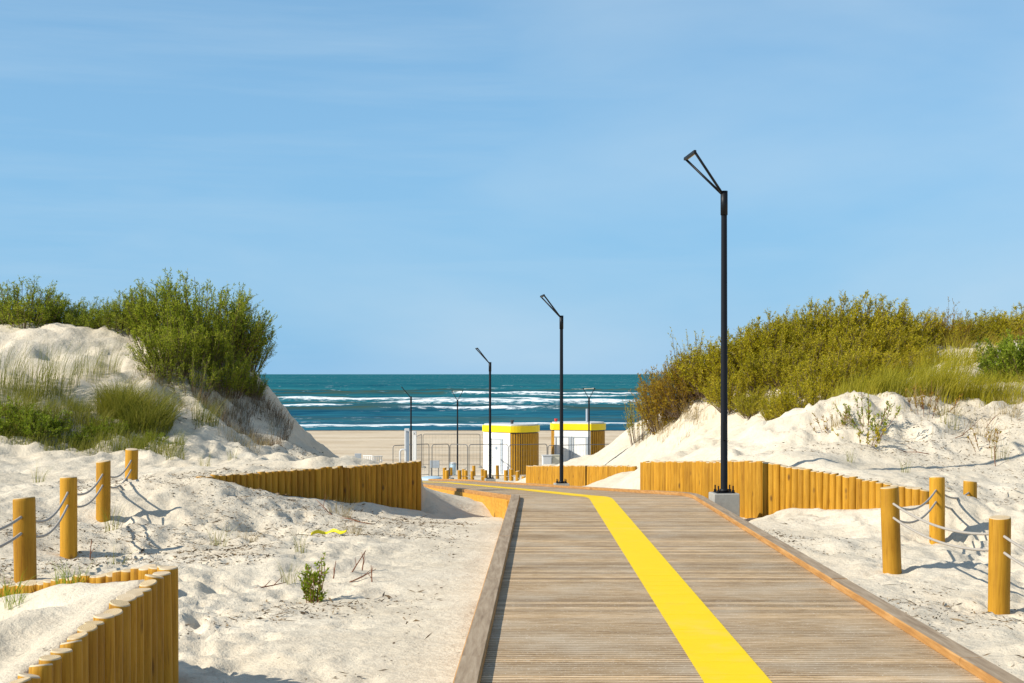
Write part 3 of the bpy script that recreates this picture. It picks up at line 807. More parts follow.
# ------------------------------------------------------------------ beach huts
def make_hut(name, loc, rz, label, ndoors):
    root = empty(name, loc, rz); tag(root, label, 'beach hut', 'round beach huts with yellow bands')
    R0, Hh, ch = 1.75, 3.02, 1.22
    half = math.acos(ch / R0)
    def dshape(r, c):
        hf = math.acos(c / r); n = 40
        return [(r * math.cos(-math.pi / 2 + hf + (2 * math.pi - 2 * hf) * i / n), r * math.sin(-math.pi / 2 + hf + (2 * math.pi - 2 * hf) * i / n)) for i in range(n + 1)]
    m = MB(); m.prism(dshape(R0 - .06, ch - .02), -.3, Hh - .38); core = m.build('inner_wall', M['dark'], root)
    m = MB(); n = 52
    for i in range(n):
        a = -math.pi / 2 + half + .03 + (2 * math.pi - 2 * half - .06) * i / (n - 1)
        m.box((math.cos(a) * (R0 - .02), math.sin(a) * (R0 - .02), (Hh - .43 - .15) / 2 - .02), (.05, .10, Hh - .43 + .1), a)
    m.build('slat_cladding', M['slat'], root)
    wch = R0 * math.sin(half)
    m = MB(); m.box((0, -ch - .01, (Hh - .44) / 2 - .1), (2 * wch - .08, .06, Hh - .44 + .2)); m.build('front_wall', M['white'], root)
    xs = [0.0] if ndoors == 1 else [-.62, .55]
    for x in xs:
        f = MB(); y = -ch - .055; w, h = .98, 2.12
        f.box((x - w / 2, y, h / 2 + .02), (.07, .05, h)); f.box((x + w / 2, y, h / 2 + .02), (.16, .05, h)); f.box((x, y, h + .055), (w + .23, .05, .06))
        fr = f.build('door_frame', M['frame'], root)
        d = MB(); d.box((x - .02, y + .008, h / 2 + .02), (w - .22, .035, h - .02)); dd = d.build('door', M['white'], root)
        k = MB(); k.box((x - .33, y - .04, 1.05), (.12, .04, .03)); k.build('handle', M['frame'], dd)
        if ndoors == 1:
            k = MB(); k.box((x + .02, y - .018, 1.62), (.20, .012, .20)); k.build('door_sign', M['bluegrey'], dd)
    m = MB(); m.prism(dshape(R0 + .07, ch + .07), Hh - .40, Hh); m.build('yellow_band', M['yellowband'], root)
    m = MB(); m.prism(dshape(R0 - .05, ch - .05), Hh + .002, Hh + .09); rf = m.build('roof', M['roofgrey'], root)
    if ndoors == 1:
        m = MB(); m.tube([(.2, -.1, Hh + .09), (.2, -.1, Hh + .26)], .09, 10); m.tube([(.2, -.1, Hh + .262), (.2, -.1, Hh + .33)], .14, 10); m.build('roof_vent', M['dark'], rf)
        m = MB(); m.box((0, -ch - .5, -.1), (1.7, .8, .12)); m.build('step', M['concrete'], root)
    else:
        m = MB(); m.tube([(.55, .2, Hh + .09), (.55, .2, Hh + .95)], .075, 10); m.build('vent_pipe', M['frame'], rf)
        m = MB(); m.tube([(-1.45, -.2, Hh + .0), (-1.45, -.2, Hh + .16)], .05, 8); m.tube([(-1.45, -.2, Hh + .162), (-1.45, -.2, Hh + .3)], .11, 10); m.build('roof_beacon', M['red'], rf)
    return root
hx, hy = PX(511, 90), 90.0
make_hut('beach_hut', (hx, hy, gz(hx, hy) + .05), R_(-46), 'left round hut with yellow band, one white door and curved wooden slats', 1)
hx2, hy2 = PX(578, 93), 93.0
make_hut('beach_hut', (hx2, hy2, gz(hx2, hy2) + .15), R_(-20), 'right hut with yellow band, two white doors and a grey roof pipe', 2)

# ------------------------------------------------------------------ site furniture by the huts
FBASE = 79.0
def fence_panel(x0, y0, x1, y1, H, label, mesh=True, group='temporary mesh fence panels'):
    za = gz(x0, y0); zb = gz(x1, y1); z = min(za, zb)
    root = empty('fence_panel', (x0, y0, z)); tag(root, label, 'fence panel', group)
    dx, dy = x1 - x0, y1 - y0; L = math.hypot(dx, dy); ux, uy = dx / L, dy / L
    def q(s, h): return (ux * s, uy * s, h)
    c = .14; arc = [q(c - c * math.cos(a), H - c + c * math.sin(a)) for a in np.linspace(0, math.pi / 2, 5)]
    arc2 = [q(L - c + c * math.sin(a), H - c + c * math.cos(a)) for a in np.linspace(0, math.pi / 2, 5)]
    m = MB(); m.tube([q(0, 0)] + arc + arc2 + [q(L, 0)], .021, 6); m.tube([q(.02, .25), q(L - .02, .25)], .014, 6); m.build('tube_frame', M['galv'], root, True)
    if mesh:
        m = MB()
        for k in range(1, int(L / .22)): m.tube([q(k * .22, .26), q(k * .22, H - .02)], .0028, 3, caps=False)
        for k in range(1, int(H / .3)): m.tube([q(.03, .25 + k * .28), q(L - .03, .25 + k * .28)], .0028, 3, caps=False)
        m.build('wire_mesh', M['galv'], root)
    for s in (0, L):
        m = MB(); px, py, _ = q(s, 0); m.box((px, py, .05), (.6, .22, .14), math.atan2(uy, ux) + 1.57, bev=.03); m.build('foot_block', M['concrete'], root)
    return root
fl = [(393, 80, 429, 82), (432, 79, 449, 79.5), (450, 79.5, 467.5, 79), (469, 79, 508, 79.5), (509, 79.5, 547, 80.5), (548, 80.5, 614, 82)]
fn = ['wire fence panel behind the shaded log wall, farthest left', 'narrow fence panel with thick top rail left of the distant lamp post', 'narrow fence panel just right of the distant V head lamp post', 'fence panel crossing in front of the white door of the left hut', 'fence panel in front of the curved slats of the left hut', 'wide fence panel across the front of the right hut']
for (a, ya, b, yb), l in zip(fl, fn): fence_panel(PX(a, ya), ya, PX(b, yb), yb, 2.0, l)
fence_panel(PX(423, 99), 99, PX(480, 99), 99, 2.35, 'rear fence panel standing farther back between lamp post and left hut')
fence_panel(PX(414, 93), 93, PX(421.5, 98.5), 98.5, 2.35, 'rear fence panel turned edge on behind the shaded log wall')

SP = [(444.6, 75, 467.5), (446.8, 74, 470), (451, 87, 467.5), (459.5, 74, 470), (463.8, 76, 469), (466, 75, 470), (472.3, 74, 471), (473.8, 86, 465.5), (482.8, 74, 469), (485.4, 73, 470), (497.3, 82, 465.3), (505.8, 70, 470), (511.3, 69, 469), (517.6, 68, 471), (523.7, 67, 476)]
SL = ['left one of the first close pair of small posts by the pale blue cover', 'right one of the first close pair of small posts by the pale blue cover', 'small post set back between the first pair and the distant lamp post', 'lone small post just right of the distant lamp post foot', 'left one of the touching pair of small posts behind the ramp', 'right one of the touching pair of small posts behind the ramp',
      'shorter front small post left of the third lamp post', 'small post farther back left of the left hut corner', 'left one of the pair of small posts beside the third lamp base', 'right one of the pair of small posts beside the third lamp base', 'small post standing alone before the white wall of the left hut',
      'small post right of the third lamp, first of the row of four', 'small post at the wood edge of the left hut, tallest of the row of four', 'small post third in the row leading to the short log wall', 'lowest small post touching the start of the short log wall']
SPP = []
for (px, Y, ty), l in zip(SP, SL):
    x, y, z = P(px, ty, Y); SPP.append((x, y, z))
    rope_post(x, y, z, l, 'small posts around the huts', 1.0)
rope([SPP[i] for i in (1, 3, 5, 6, 9)], .3, 'thin rope strung between the small posts left of the third lamp', 'distant ropes', .1, .012)
rope([SPP[i] for i in (11, 12, 13, 14)], .3, 'thin rope strung between the row of four small posts', 'distant ropes', .1, .012)

def cabinet(px, Y, top, w, mat, label):
    x, y, z = P(px, top, Y); g = gz(x, y); h = z - g + .1
    root = empty('utility_cabinet', (x, y, g - .1), .12); tag(root, label, 'utility cabinet', 'utility cabinets by the right hut')
    m = MB(); m.box((0, 0, h / 2 + .05), (w, .35, h - .1), bev=.015); m.build('cabinet_body', mat, root)
    m = MB(); m.box((0, 0, h + .012), (w + .06, .41, .03), bev=.008); m.build('lid', mat, root)
    m = MB(); m.box((0, -.186, h * .55), (w * .82, .018, h * .75), bev=.005); d = m.build('door', mat, root)
    m = MB(); m.box((w * .3, -.206, h * .55), (.03, .02, .1)); m.build('handle', M['frame'], d)
    m = MB(); m.box((0, 0, .02), (w + .1, .45, .14)); m.build('plinth', M['concrete'], root)
cabinet(546.8, 72, 455.5, .46, M['greybox'], 'light grey utility cabinet left of the second lamp post')
cabinet(555.4, 72.3, 455.3, .40, M['beigebox'], 'beige utility cabinet partly hidden by the second lamp post')

# pale blue rounded cover on a yellow timber ring
def cover():
    x, y, z = P(431, 477, 64); g = gz(x, y)
    root = empty('round_cover', (x, y, z - .22)); tag(root, 'low pale blue rounded cover on a yellow timber rim beside the ramp', 'cover')
    V = []; Fc = []; n = 28
    for i, (r, h) in enumerate([(.48, .10), (.48, .16), (.46, .20), (.38, .225), (.2, .24), (.01, .245)]):
        for k in range(n): V.append((r * math.cos(6.2832 * k / n) * 1.0, r * math.sin(6.2832 * k / n) * 1.6, h))
    for i in range(5):
        for k in range(n): Fc.append((i * n + k, i * n + (k + 1) % n, (i + 1) * n + (k + 1) % n, (i + 1) * n + k))
    m = MB(); m.add(V, Fc); m.build('lid', M['lightblue'], root, True)
    m = MB(); m.prism([(.5 * math.cos(6.2832 * k / n), .78 * math.sin(6.2832 * k / n)) for k in range(n)], -.7, .098); m.build('timber_rim', M['fascia'], root)
cover()
# tall grey shower column and its hoop
def column(px, Y, top, w, mat, label, tall=True):
    x, y, z = P(px, top, Y); g = gz(x, y); h = z - g
    root = empty('shower_column', (x, y, g)); tag(root, label, 'shower column')
    m = MB(); m.box((0, 0, h / 2), (w, .16, h), bev=.02); m.build('column_body', M['greybox'], root)
    m = MB(); m.box((w * .15, -.085, h * .55), (w * .62, .02, h * .8), bev=.004); m.build('front_panel', mat, root)
    m = MB(); m.tube([(0, -.08, h - .15), (0, -.25, h - .12), (0, -.32, h - .2)], .02, 6); m.build('shower_head', M['galv'], root)
column(407, 77, 428.5, .26, M['bluegrey'], 'tall blue grey column left of the lamp post behind the shaded log wall')
column(414.5, 79, 431, .22, M['white'], 'pale column right of the lamp post behind the shaded log wall')
def hoop(px0, px1, Y, top, label):
    a = P(px0, top, Y); x1 = PX(px1, Y); g = gz(a[0], Y); h = a[2] - g; L = x1 - a[0]
    m = MB(); c = .12
    m.tube([(0, 0, -.1), (0, 0, h - c), (c * .3, 0, h - c * .3), (c, 0, h), (L - c, 0, h), (L - c * .3, 0, h - c * .3), (L, 0, h - c), (L, 0, -.1)], .045, 8)
    o = m.build('hoop_rail', M['greybox'], None, True, (a[0], Y, g)); tag(o, label, 'hoop rail')
hoop(400, 406, 75, 449.5, 'small pale hoop rail at the foot of the blue grey column')
# grey board on legs + small pale box
def board(px, Y, ty, by, w, label, mat):
    x, y, z = P(px, ty, Y); zb = P(px, by, Y)[2]; g = gz(x, y)
    root = empty('board', (x, y, g)); tag(root, label, 'board')
    m = MB(); m.box((0, 0, (z + zb) / 2 - g), (w, .06, z - zb), bev=.01); m.build('panel', mat, root)
    for s in (-1, 1):
        m = MB(); m.tube([(s * w * .38, .05, -.1), (s * w * .38, .05, z - g - .05)], .025, 6); m.build('leg', M['galv'], root)
board(434.7, 84, 460.5, 468, .56, 'grey board on two thin legs in front of the narrow fence panel', M['frame'])
board(358, 70, 453.5, 461, .32, 'small grey upright board behind the left half of the shaded log wall', M['frame'])
def bin_(px, Y, ty, label):
    x, y, z = P(px, ty, Y); g = gz(x, y); h = z - g
    root = empty('litter_bin', (x, y, g)); tag(root, label, 'litter bin')
    m = MB(); m.tube([(0, 0, -.05), (0, 0, h * .9)], [.2, .24], 12); m.build('bin_body', M['lightblue'], root, True)
    m = MB(); m.tube([(0, 0, h * .9 + .004), (0, 0, h)], [.26, .2], 12); m.build('lid', M['greybox'], root, True)
bin_(452.5, 88, 462.5, 'pale blue grey bin standing left of the distant lamp post')
def chair(px, Y, ty, rz, label):
    x, y, z = P(px, ty, Y); h = .86; 
    root = empty('plastic_chair', (x, y, z - h), rz); tag(root, label, 'chair', 'white chairs behind the log wall')
    m = MB(); m.box((0, 0, .43), (.46, .44, .035), bev=.012); m.build('seat', M['white'], root)
    m = MB()
    m.box((0, .22, .84), (.46, .04, .05), bev=.01)
    for k in range(5): m.box((-.18 + .09 * k, .22, .63), (.045, .025, .37))
    m.build('backrest', M['white'], root)
    for sx in (-1, 1):
        m = MB(); m.box((sx * .24, 0, .64), (.04, .46, .03), bev=.008); m.build('armrest', M['white'], root)
        for sy in (-1, 1):
            m = MB(); m.tube([(sx * .2, sy * .19, .41), (sx * .235, sy * .235, -.4)], [.022, .017], 6); m.build('leg', M['white'], root)
chair(369.5, 64, 455, 2.9, 'left white slatted chair peeking over the shaded log wall')
chair(376.5, 64.5, 455.6, 3.5, 'right white slatted chair peeking over the shaded log wall')

# ------------------------------------------------------------------ plants
def leaves_mesh(base, d, L, W, fold=.25, r=rng):
    n = len(base)
    d = d / np.linalg.norm(d, axis=1, keepdims=True)
    a = r.normal(size=(n, 3)); s = np.cross(d, a); s /= np.linalg.norm(s, axis=1, keepdims=True)
    nn = np.cross(d, s)
    L = (L * r.uniform(.6, 1.25, n))[:, None]; W = (W * r.uniform(.7, 1.2, n))[:, None]
    V = np.stack([base, base + d * L * .45 + s * W * .5 + nn * W * fold, base + d * L, base + d * L * .45 - s * W * .5 + nn * W * fold], 1).reshape(-1, 3)
    return V, np.arange(4 * n).reshape(n, 4)
def shrub_mesh(name, seed, H, Rr, nst, ntw, nlv, leaf=(.085, .024), lean=(.10, 0), tmin=.2, fan=1.0, spread=1.0):
    r = np.random.default_rng(seed); mb = MB(); LB = []; LD = []
    for i in range(nst):
        az = r.uniform(0, 6.283); q = math.sqrt(r.uniform(0, 1)); b = np.array([math.cos(az), math.sin(az), 0]) * Rr * .62 * q
        b[2] = -.12
        out = np.array([math.cos(az), math.sin(az), 0])
        h = H * (1 - .38 * q ** 2) * (r.uniform(.5, .92) if r.uniform() < .78 else r.uniform(.9, 1.12))
        tip = b + out * Rr * q * .62 * fan * r.uniform(.7, 1.2) + np.array([lean[0] * h, lean[1] * h, h + .12]) + r.normal(0, .07, 3) * H * .4
        mid = b * .5 + tip * .5 + out * .10 * Rr * r.uniform(-.2, 1) - np.array([lean[0], lean[1], 0]) * h * .25
        ts = np.linspace(0, 1, 6)
        pts = [(1 - t) ** 2 * b + 2 * t * (1 - t) * mid + t * t * tip for t in ts]
        mb.tube(pts, [.014 * (1 - .75 * t) * H / 2.4 + .0025 for t in ts], 4, caps=False)
        for k in range(ntw):
            t = tmin + (1 - tmin) * r.uniform(0, 1) ** .85
            p = (1 - t) ** 2 * b + 2 * t * (1 - t) * mid + t * t * tip
            tg = 2 * (1 - t) * (mid - b) + 2 * t * (tip - mid); tg /= np.linalg.norm(tg)
            d = tg * .9 + r.normal(0, .36, 3) * spread + out * .12 + np.array([0, 0, .3]); d /= np.linalg.norm(d)
            l = H * r.uniform(.12, .30) * (1.15 - .5 * t)
            e = p + d * l
            mb.tube([p, e], [.004, .002], 3, caps=False)
            f = r.uniform(.1, 1.05, nlv)[:, None]
            LB.append(p + (e - p) * f); LD.append(d * .8 + r.normal(0, .55, (nlv, 3)) + np.array([lean[0], lean[1], .1]))
    V, Q = leaves_mesh(np.concatenate(LB), np.concatenate(LD), leaf[0], leaf[1], .25, r)
    return pymesh('stems', mb.V, mb.F), npmesh('foliage', V, Q)
def grass_mesh(name, seed, n, H, Rr, lean=(.25, .05), w=.008, spread=.5, seg=4):
    r = np.random.default_rng(seed)
    az = r.uniform(0, 6.283, n); q = np.sqrt(r.uniform(0, 1, n)) * Rr
    b = np.stack([np.cos(az) * q, np.sin(az) * q, np.full(n, -.05)], 1)
    a2 = az + r.normal(0, .8, n); h = H * r.uniform(.45, 1.1, n)
    out = np.stack([np.cos(a2), np.sin(a2)], 1) * (spread * h * r.uniform(.2, 1.1, n))[:, None] + np.array(lean)[None] * h[:, None]
    face = r.uniform(0, 6.283, n); s = np.stack([np.cos(face), np.sin(face), np.zeros(n)], 1)
    V = []; 
    for k in range(seg + 1):
        t = k / seg
        p = b.copy(); p[:, :2] += out * t ** 2; p[:, 2] += (h + .05) * (t - .22 * t ** 3 * np.clip(np.hypot(out[:, 0], out[:, 1]) / h, 0, 1.5))
        ww = w * (1 - t ** 1.5 * .9)
        V += [p - s * ww * .5, p + s * ww * .5]
    V = np.stack(V, 1)                     # n, 2(seg+1), 3
    Q = []
    base = np.arange(n)[:, None] * 2 * (seg + 1)
    for k in range(seg): Q.append(np.concatenate([base + 2 * k, base + 2 * k + 1, base + 2 * k + 3, base + 2 * k + 2], 1))
    return npmesh(name, V.reshape(-1, 3), np.concatenate(Q))
SHR = {}
def reg(key, pars, leafmat, n=2, stem='stem'):
    SHR[key] = []
    for i in range(n):
        st, fo = shrub_mesh(key, *[pars[0] + i * 13] + list(pars[1:6]), **pars[6])
        st.materials.append(M[stem]); fo.materials.append(M[leafmat]); SHR[key].append((st, fo))
reg('green', (101, 2.5, 1.35, 95, 13, 14, dict(leaf=(.115, .027), lean=(.06, 0), tmin=.05, spread=1.0)), 'leaf_green', 3)
reg('yellow', (201, 2.4, 1.35, 95, 13, 14, dict(leaf=(.115, .029), lean=(.14, 0), tmin=.05, spread=1.0)), 'leaf_yellow', 3)
reg('brown', (301, 2.2, 1.2, 70, 13, 11, dict(leaf=(.10, .028), lean=(.05, 0), fan=1.1, tmin=.06, spread=1.3)), 'leaf_brown', 2)
reg('sparse', (401, 2.4, 1.1, 24, 9, 9, dict(leaf=(.10, .026), lean=(.0, 0), tmin=.3)), 'leaf_yellow', 2)
reg('loose', (451, 2.4, 1.1, 34, 10, 10, dict(leaf=(.11, .027), lean=(.05, 0), tmin=.2)), 'leaf_green', 2)
reg('bright', (501, 1.6, 1.1, 80, 14, 11, dict(leaf=(.10, .034), lean=(.03, 0), tmin=.05, spread=1.3)), 'leaf_bright', 2)
PH = dict(loose=2.4, green=2.5, yellow=2.4, brown=2.2, sparse=2.4, bright=1.6)
def shrub(name, key, px, Y, top, label, cat, group, wide=1.0, sink=.14):
    x = PX(px, Y); g = gz(x, Y) - sink; ztop = -(top - 374) / F * Y
    h = max(.35, ztop - g); k = h / PH[key]
    root = empty(name, (x, Y, g), random.random() * 6.28 if key not in ('yellow',) else random.uniform(-.6, .6))
    root.scale = (k * wide, k * wide, k)
    if max(k * wide, k) / min(k * wide, k) > 1.6: pass
    st, fo = random.choice(SHR[key])
    link('stems', st, [], root); link('foliage', fo, [], root)
    tag(root, label, cat, group); return root
GL = 'willow shrubs on the left dune'
LS = [('green', -20, 34.0, 290, 'willow shrub cut by the left edge of the picture on the dune crest', 1.3),
      ('green', 26, 33.6, 282, 'willow shrub with tall loose shoots above the bare sand crest, left end', 1.3),
      ('green', 62, 34.4, 298, 'lowest willow shrub of the left crest, dipping between two taller ones', 1.5),
      ('green', 92, 33.6, 303, 'rounded willow shrub in the middle of the left crest', 1.5),
      ('green', 122, 33.4, 296, 'willow shrub on the crest leaning against the big clump', 1.4),
      ('green', 156, 33.0, 284, 'left half of the big dense willow clump at the dune edge', 1.15),
      ('green', 190, 32.6, 277, 'tallest willow shrub of the left dune, in the big clump', 1.1),
      ('green', 172, 31.4, 318, 'dense willow shrub at the front of the big clump reaching down the sand', 1.05),
      ('green', 206, 31.9, 318, 'dense willow shrub at the front of the big clump above the sand cliff', 1.0),
      ('loose', 160, 30.9, 346, 'low willow shoots spilling down the bare sand below the big clump', .95),
      ('loose', 192, 31.0, 350, 'lowest front willow of the big clump above the dry grass', 1.0),
      ('green', 226, 31.9, 344, 'willow shrub on the brow of the shaded cliff', .9),
      ('green', 224, 33.0, 290, 'right half of the big willow clump above the sand cliff', 1.0),
      ('green', 245, 33.6, 318, 'small willow hanging over the shaded cliff against the sea', .8),
      ('loose', 238, 33.2, 300, 'loose open willow shoots at the right edge of the big clump', .65),
      ('loose', 140, 33.0, 288, 'loose open willow shoots at the left edge of the big clump', .8),
      ('green', 250, 32.6, 368, 'lowest willow twigs on the cliff edge right beside the sea horizon', .9)]
for k, px, Y, top, l, w in LS: shrub('willow_shrub', k, px, Y, top, l, 'shrub', GL, w)
GR = 'willow shrubs on the right dune'
RS = [('sparse', 640, 42.2, 392, 'thin sparse shrub overlapping the sea at the far left of the right dune', .7),
      ('brown', 668, 41.2, 366, 'brownish shrub at the left tip of the right dune', .9),
      ('sparse', 692, 40.2, 333, 'tall open shrub with single shoots against the sky left of the near lamp', .8),
      ('brown', 688, 40.4, 354, 'rust brown shrub below the tall open shrub', 1.0),
      ('brown', 708, 39.6, 350, 'rust brown shrub just left of the near lamp post', 1.1),
      ('yellow', 722, 39.4, 335, 'yellow green shrub directly behind the near lamp post', 1.25),
      ('yellow', 748, 38.8, 327, 'yellow green shrub first to the right of the near lamp on the skyline', 1.25),
      ('yellow', 776, 38.4, 315, 'yellow green shrub on the skyline where it climbs steeply', 1.25),
      ('yellow', 806, 38.2, 304, 'yellow green shrub left of the highest shrub on the skyline', 1.25),
      ('yellow', 838, 38.0, 298, 'highest yellow green shrub of the right dune skyline', 1.25),
      ('yellow', 868, 38.0, 302, 'yellow green shrub just right of the highest shrub', 1.25),
      ('yellow', 896, 38.4, 305, 'yellow green shrub on the skyline before it drops to the right', 1.25),
      ('yellow', 924, 38.6, 317, 'lower yellow green shrub in the dip of the skyline', 1.25),
      ('brown', 946, 38.8, 308, 'wispy brown shrub sticking up above the dip of the skyline', .8),
      ('yellow', 738, 37.0, 368, 'shrub on the slope low behind the near lamp post', 1.2),
      ('yellow', 756, 35.4, 388, 'low shrub on the sand slope right of the near lamp post', 1.2),
      ('yellow', 780, 33.2, 392, 'lowest hanging shrub reaching down to the sand beside the bare hump', 1.15),
      ('yellow', 806, 32.2, 375, 'shrub above the left shoulder of the bare sand hump', 1.15),
      ('yellow', 772, 37.0, 345, 'shrub in the middle of the thicket below the steep skyline', 1.3),
      ('yellow', 800, 36.2, 340, 'shrub in the middle of the thicket below the climbing skyline', 1.3),
      ('yellow', 832, 33.6, 350, 'shrub in the middle of the thicket above the sand hump top', 1.3),
      ('yellow', 840, 36.4, 325, 'shrub in the middle of the thicket right under the highest shrub', 1.4),
      ('yellow', 862, 34.0, 345, 'shrub in the thicket behind the yellow grass', 1.4),
      ('yellow', 880, 36.6, 325, 'shrub in the thicket under the right end of the skyline', 1.5),
      ('yellow', 895, 34.0, 348, 'shrub in the thicket above the centre of the yellow grass', 1.4),
      ('yellow', 912, 36.4, 334, 'shrub in the thicket under the dip of the skyline', 1.5),
      ('yellow', 930, 34.6, 346, 'shrub at the right end of the thicket next to the bare patch', 1.4),
      ('yellow', 960, 40.4, 316, 'brown green shrub behind the bare sandy patch on the right crest', 1.8),
      ('yellow', 992, 40.8, 312, 'brown green shrub on the right crest near the picture edge', 1.8),
      ('yellow', 1028, 40.8, 306, 'brown green shrub cut by the right picture edge on the crest', 1.8),
      ('brown', 958, 37.6, 334, 'low brown shrub in front of the right crest, left of the bare patch', 1.7),
      ('brown', 1012, 38.6, 330, 'low brown shrub in front of the right crest at the picture edge', 1.7),
      ('bright', 1012, 31.2, 336, 'fresh green bush at the right picture edge', .95),
      ('bright', 1034, 30.6, 330, 'fresh green bush cut by the right picture edge', 1.0),
      ('bright', 985, 31.0, 372, 'lower fresh green bush left of the edge bush', 1.0)]
for k, px, Y, top, l, w in RS: shrub('willow_shrub', k, px, Y, top, l, 'shrub', GR, w)

GM = {'green': [grass_mesh('marram_grass', 601 + i, 260, .8, .35) for i in range(2)],
      'dome': [grass_mesh('marram_grass', 611, 1500, .72, .5, (.12, 0), .010, 1.0)],
      'yellow': [grass_mesh('marram_grass', 621 + i, 420, .7, .5, (.35, 0), .009, .5) for i in range(2)],
      'thin': [grass_mesh('marram_grass', 631 + i, 26, .45, .12, (.15, 0), .006, .6) for i in range(3)],
      'dry': [grass_mesh('marram_grass', 641 + i, 70, .35, .18, (.1, 0), .006, .9) for i in range(2)],
      'tall': [grass_mesh('marram_grass', 651 + i, 120, 1.15, .45, (.22, 0), .008, .3) for i in range(2)],
      'short': [grass_mesh('marram_grass', 661 + i, 60, .22, .10, (.05, 0), .006, .8) for i in range(2)]}
GMAT = {'green': 'grass', 'dome': 'grass', 'yellow': 'grass_yellow', 'thin': 'grass', 'dry': 'grass_dry', 'tall': 'grass', 'short': 'leaf_bright'}
for k, l in GM.items():
    for me in l: me.materials.append(M[GMAT[k]])
def tuft(key, x, y, label, group, k=1.0, name='grass_tuft'):
    me = random.choice(GM[key]); rz = random.uniform(-.5, .5); z0 = gz(x, y)
    if key in ('dome', 'tall', 'green', 'yellow'):
        me = me.copy(); nv = len(me.vertices); co = np.empty(nv * 3, np.float32); me.vertices.foreach_get('co', co)
        per = 10; co = co.reshape(-1, per, 3); b = (co[:, 0] + co[:, 1]) / 2 * k
        c, s_ = math.cos(rz), math.sin(rz)
        wx, wy = x + b[:, 0] * c - b[:, 1] * s_, y + b[:, 0] * s_ + b[:, 1] * c
        co[:, :, 2] += ((height(wx, wy) - z0) / k)[:, None]; me.vertices.foreach_set('co', co.ravel()); me.update()
    o = bpy.data.objects.new(name, me); COL.objects.link(o)
    o.location = (x, y, z0); o.rotation_euler = (0, 0, rz); o.scale = (k, k, k)
    tag(o, label, 'grass tuft', group); return o
def tuft_px(key, px, Y, label, group, k=1.0): return tuft(key, PX(px, Y), Y, label, group, k)
g = 'marram tufts at the foot of the left dune'
for key, px, Y, k, l in [
    ('dome', 146, 28.6, 1.05, 'dense round marram tuft above the farthest left rope post'),
    ('dome', 122, 28.9, .95, 'dense marram tuft merging into the left side of the round one'),
    ('green', 205, 29.4, .8, 'marram tuft drooping over the little sand ledge below the big willow'),
    ('tall', 22, 28.6, 1.0, 'tall feathery grass at the left picture edge'), ('tall', 42, 28.9, 1.0, 'tall feathery grass with brown base beside the edge grass'),
    ('tall', 60, 29.4, .9, 'tall feathery grass at the right side of the feathery group'), ('tall', 2, 29.0, .95, 'tall feathery grass cut by the left picture edge'),
    ('green', 10, 27.8, .9, 'green grass clump lowest at the left picture edge'), ('green', 28, 27.6, .9, 'green leafy grass clump below the feathery grass'),
    ('green', 50, 27.9, .7, 'small green grass clump right below the feathery grass'), ('green', 78, 28.2, .7, 'loose grass clump between feathery grass and round tuft'),
    ('green', 98, 28.1, .7, 'grass clump at the left foot of the round tuft'), ('tall', 88, 30.2, .7, 'lone tall grass standing in the bare sand above the round tuft'),
    ('tall', 108, 30.6, .6, 'thin tall grass at the foot of the bare sand slide')]:
    tuft_px(key, px, Y, l, g, k)
for px, Y, top, l in [(8, 27.6, 402, 'low bright leafy bush at the left edge under the feathery grass'), (38, 27.5, 408, 'low bright leafy bush left of the second rope post line'), (108, 28.0, 418, 'low bright leafy bush under the round tuft'), (80, 27.6, 428, 'lowest bright leafy bush in the green patch'), (150, 27.8, 432, 'low bright leafy bush at the foot of the round tuft')]:
    shrub('leafy_bush', 'bright', px, Y, top, l, 'bush', 'low leafy bushes at the foot of the left dune', 1.3)
g = 'yellow grass along the right hump'
for px, Y, k, l in [(858, 29.2, .9, 'yellow grass tuft on top of the bare sand hump, leftmost'), (876, 29.6, 1.1, 'yellow grass tuft behind the crown of the sand hump'), (896, 29.4, 1.1, 'wind bent yellow grass tuft in the middle of the yellow grass'),
                    (915, 29.8, 1.2, 'tallest yellow grass tuft of the hump crest'), (934, 29.4, 1.0, 'yellow grass tuft above the dry shrubs of the hump'), (952, 29.6, 1.1, 'yellow grass tuft below the right thicket end'),
                    (970, 29.5, 1.0, 'yellow grass tuft left of the fresh green bush'), (990, 29.3, .8, 'yellow grass tuft in front of the fresh green bush'), (1010, 29.2, .9, 'yellow grass tuft near the right picture edge'), (905, 31.2, 1.3, 'yellow grass tuft higher up behind the tallest one'), (940, 31.6, 1.3, 'yellow grass tuft higher up under the thicket end'), (968, 33.0, 1.3, 'yellow grass tuft on the edge of the bare crest patch')]:
    tuft_px('yellow', px, Y, l, g, k)
g = 'dry tufts on the right sand'
for key, px, Y, k, l in [('dry', 925, 28.0, 1.6, 'dry brown tuft hanging at the top of the bare sand face'), ('dry', 945, 27.9, 1.3, 'dry brown tuft beside the hanging one'), ('dry', 840, 26.6, 1.0, 'small dry tuft low on the left of the hump'),
                         ('dry', 985, 26.5, 1.2, 'dry tuft low on the right sand face'), ('dry', 1008, 27.5, 1.2, 'dry tuft under the right edge bush'), ('thin', 950, 27.0, 1.4, 'thin green shoots in the middle of the right sand face'),
                         ('thin', 1000, 25.2, 1.2, 'thin green shoots at the lower right of the sand face'), ('thin', 850, 24.4, .7, 'tiny green shoots above the sunlit log wall'), ('thin', 905, 23.6, .7, 'tiny green shoots above the end of the sunlit log wall'), ('dry', 690, 39.2, 1.6, 'dry brown tuft under the rust brown shrubs'), ('dry', 665, 40.4, 1.6, 'dry brown tuft at the left tip of the right dune')]:
    tuft_px(key, px, Y, l, g, k)
g = 'thin tufts on the left sand'
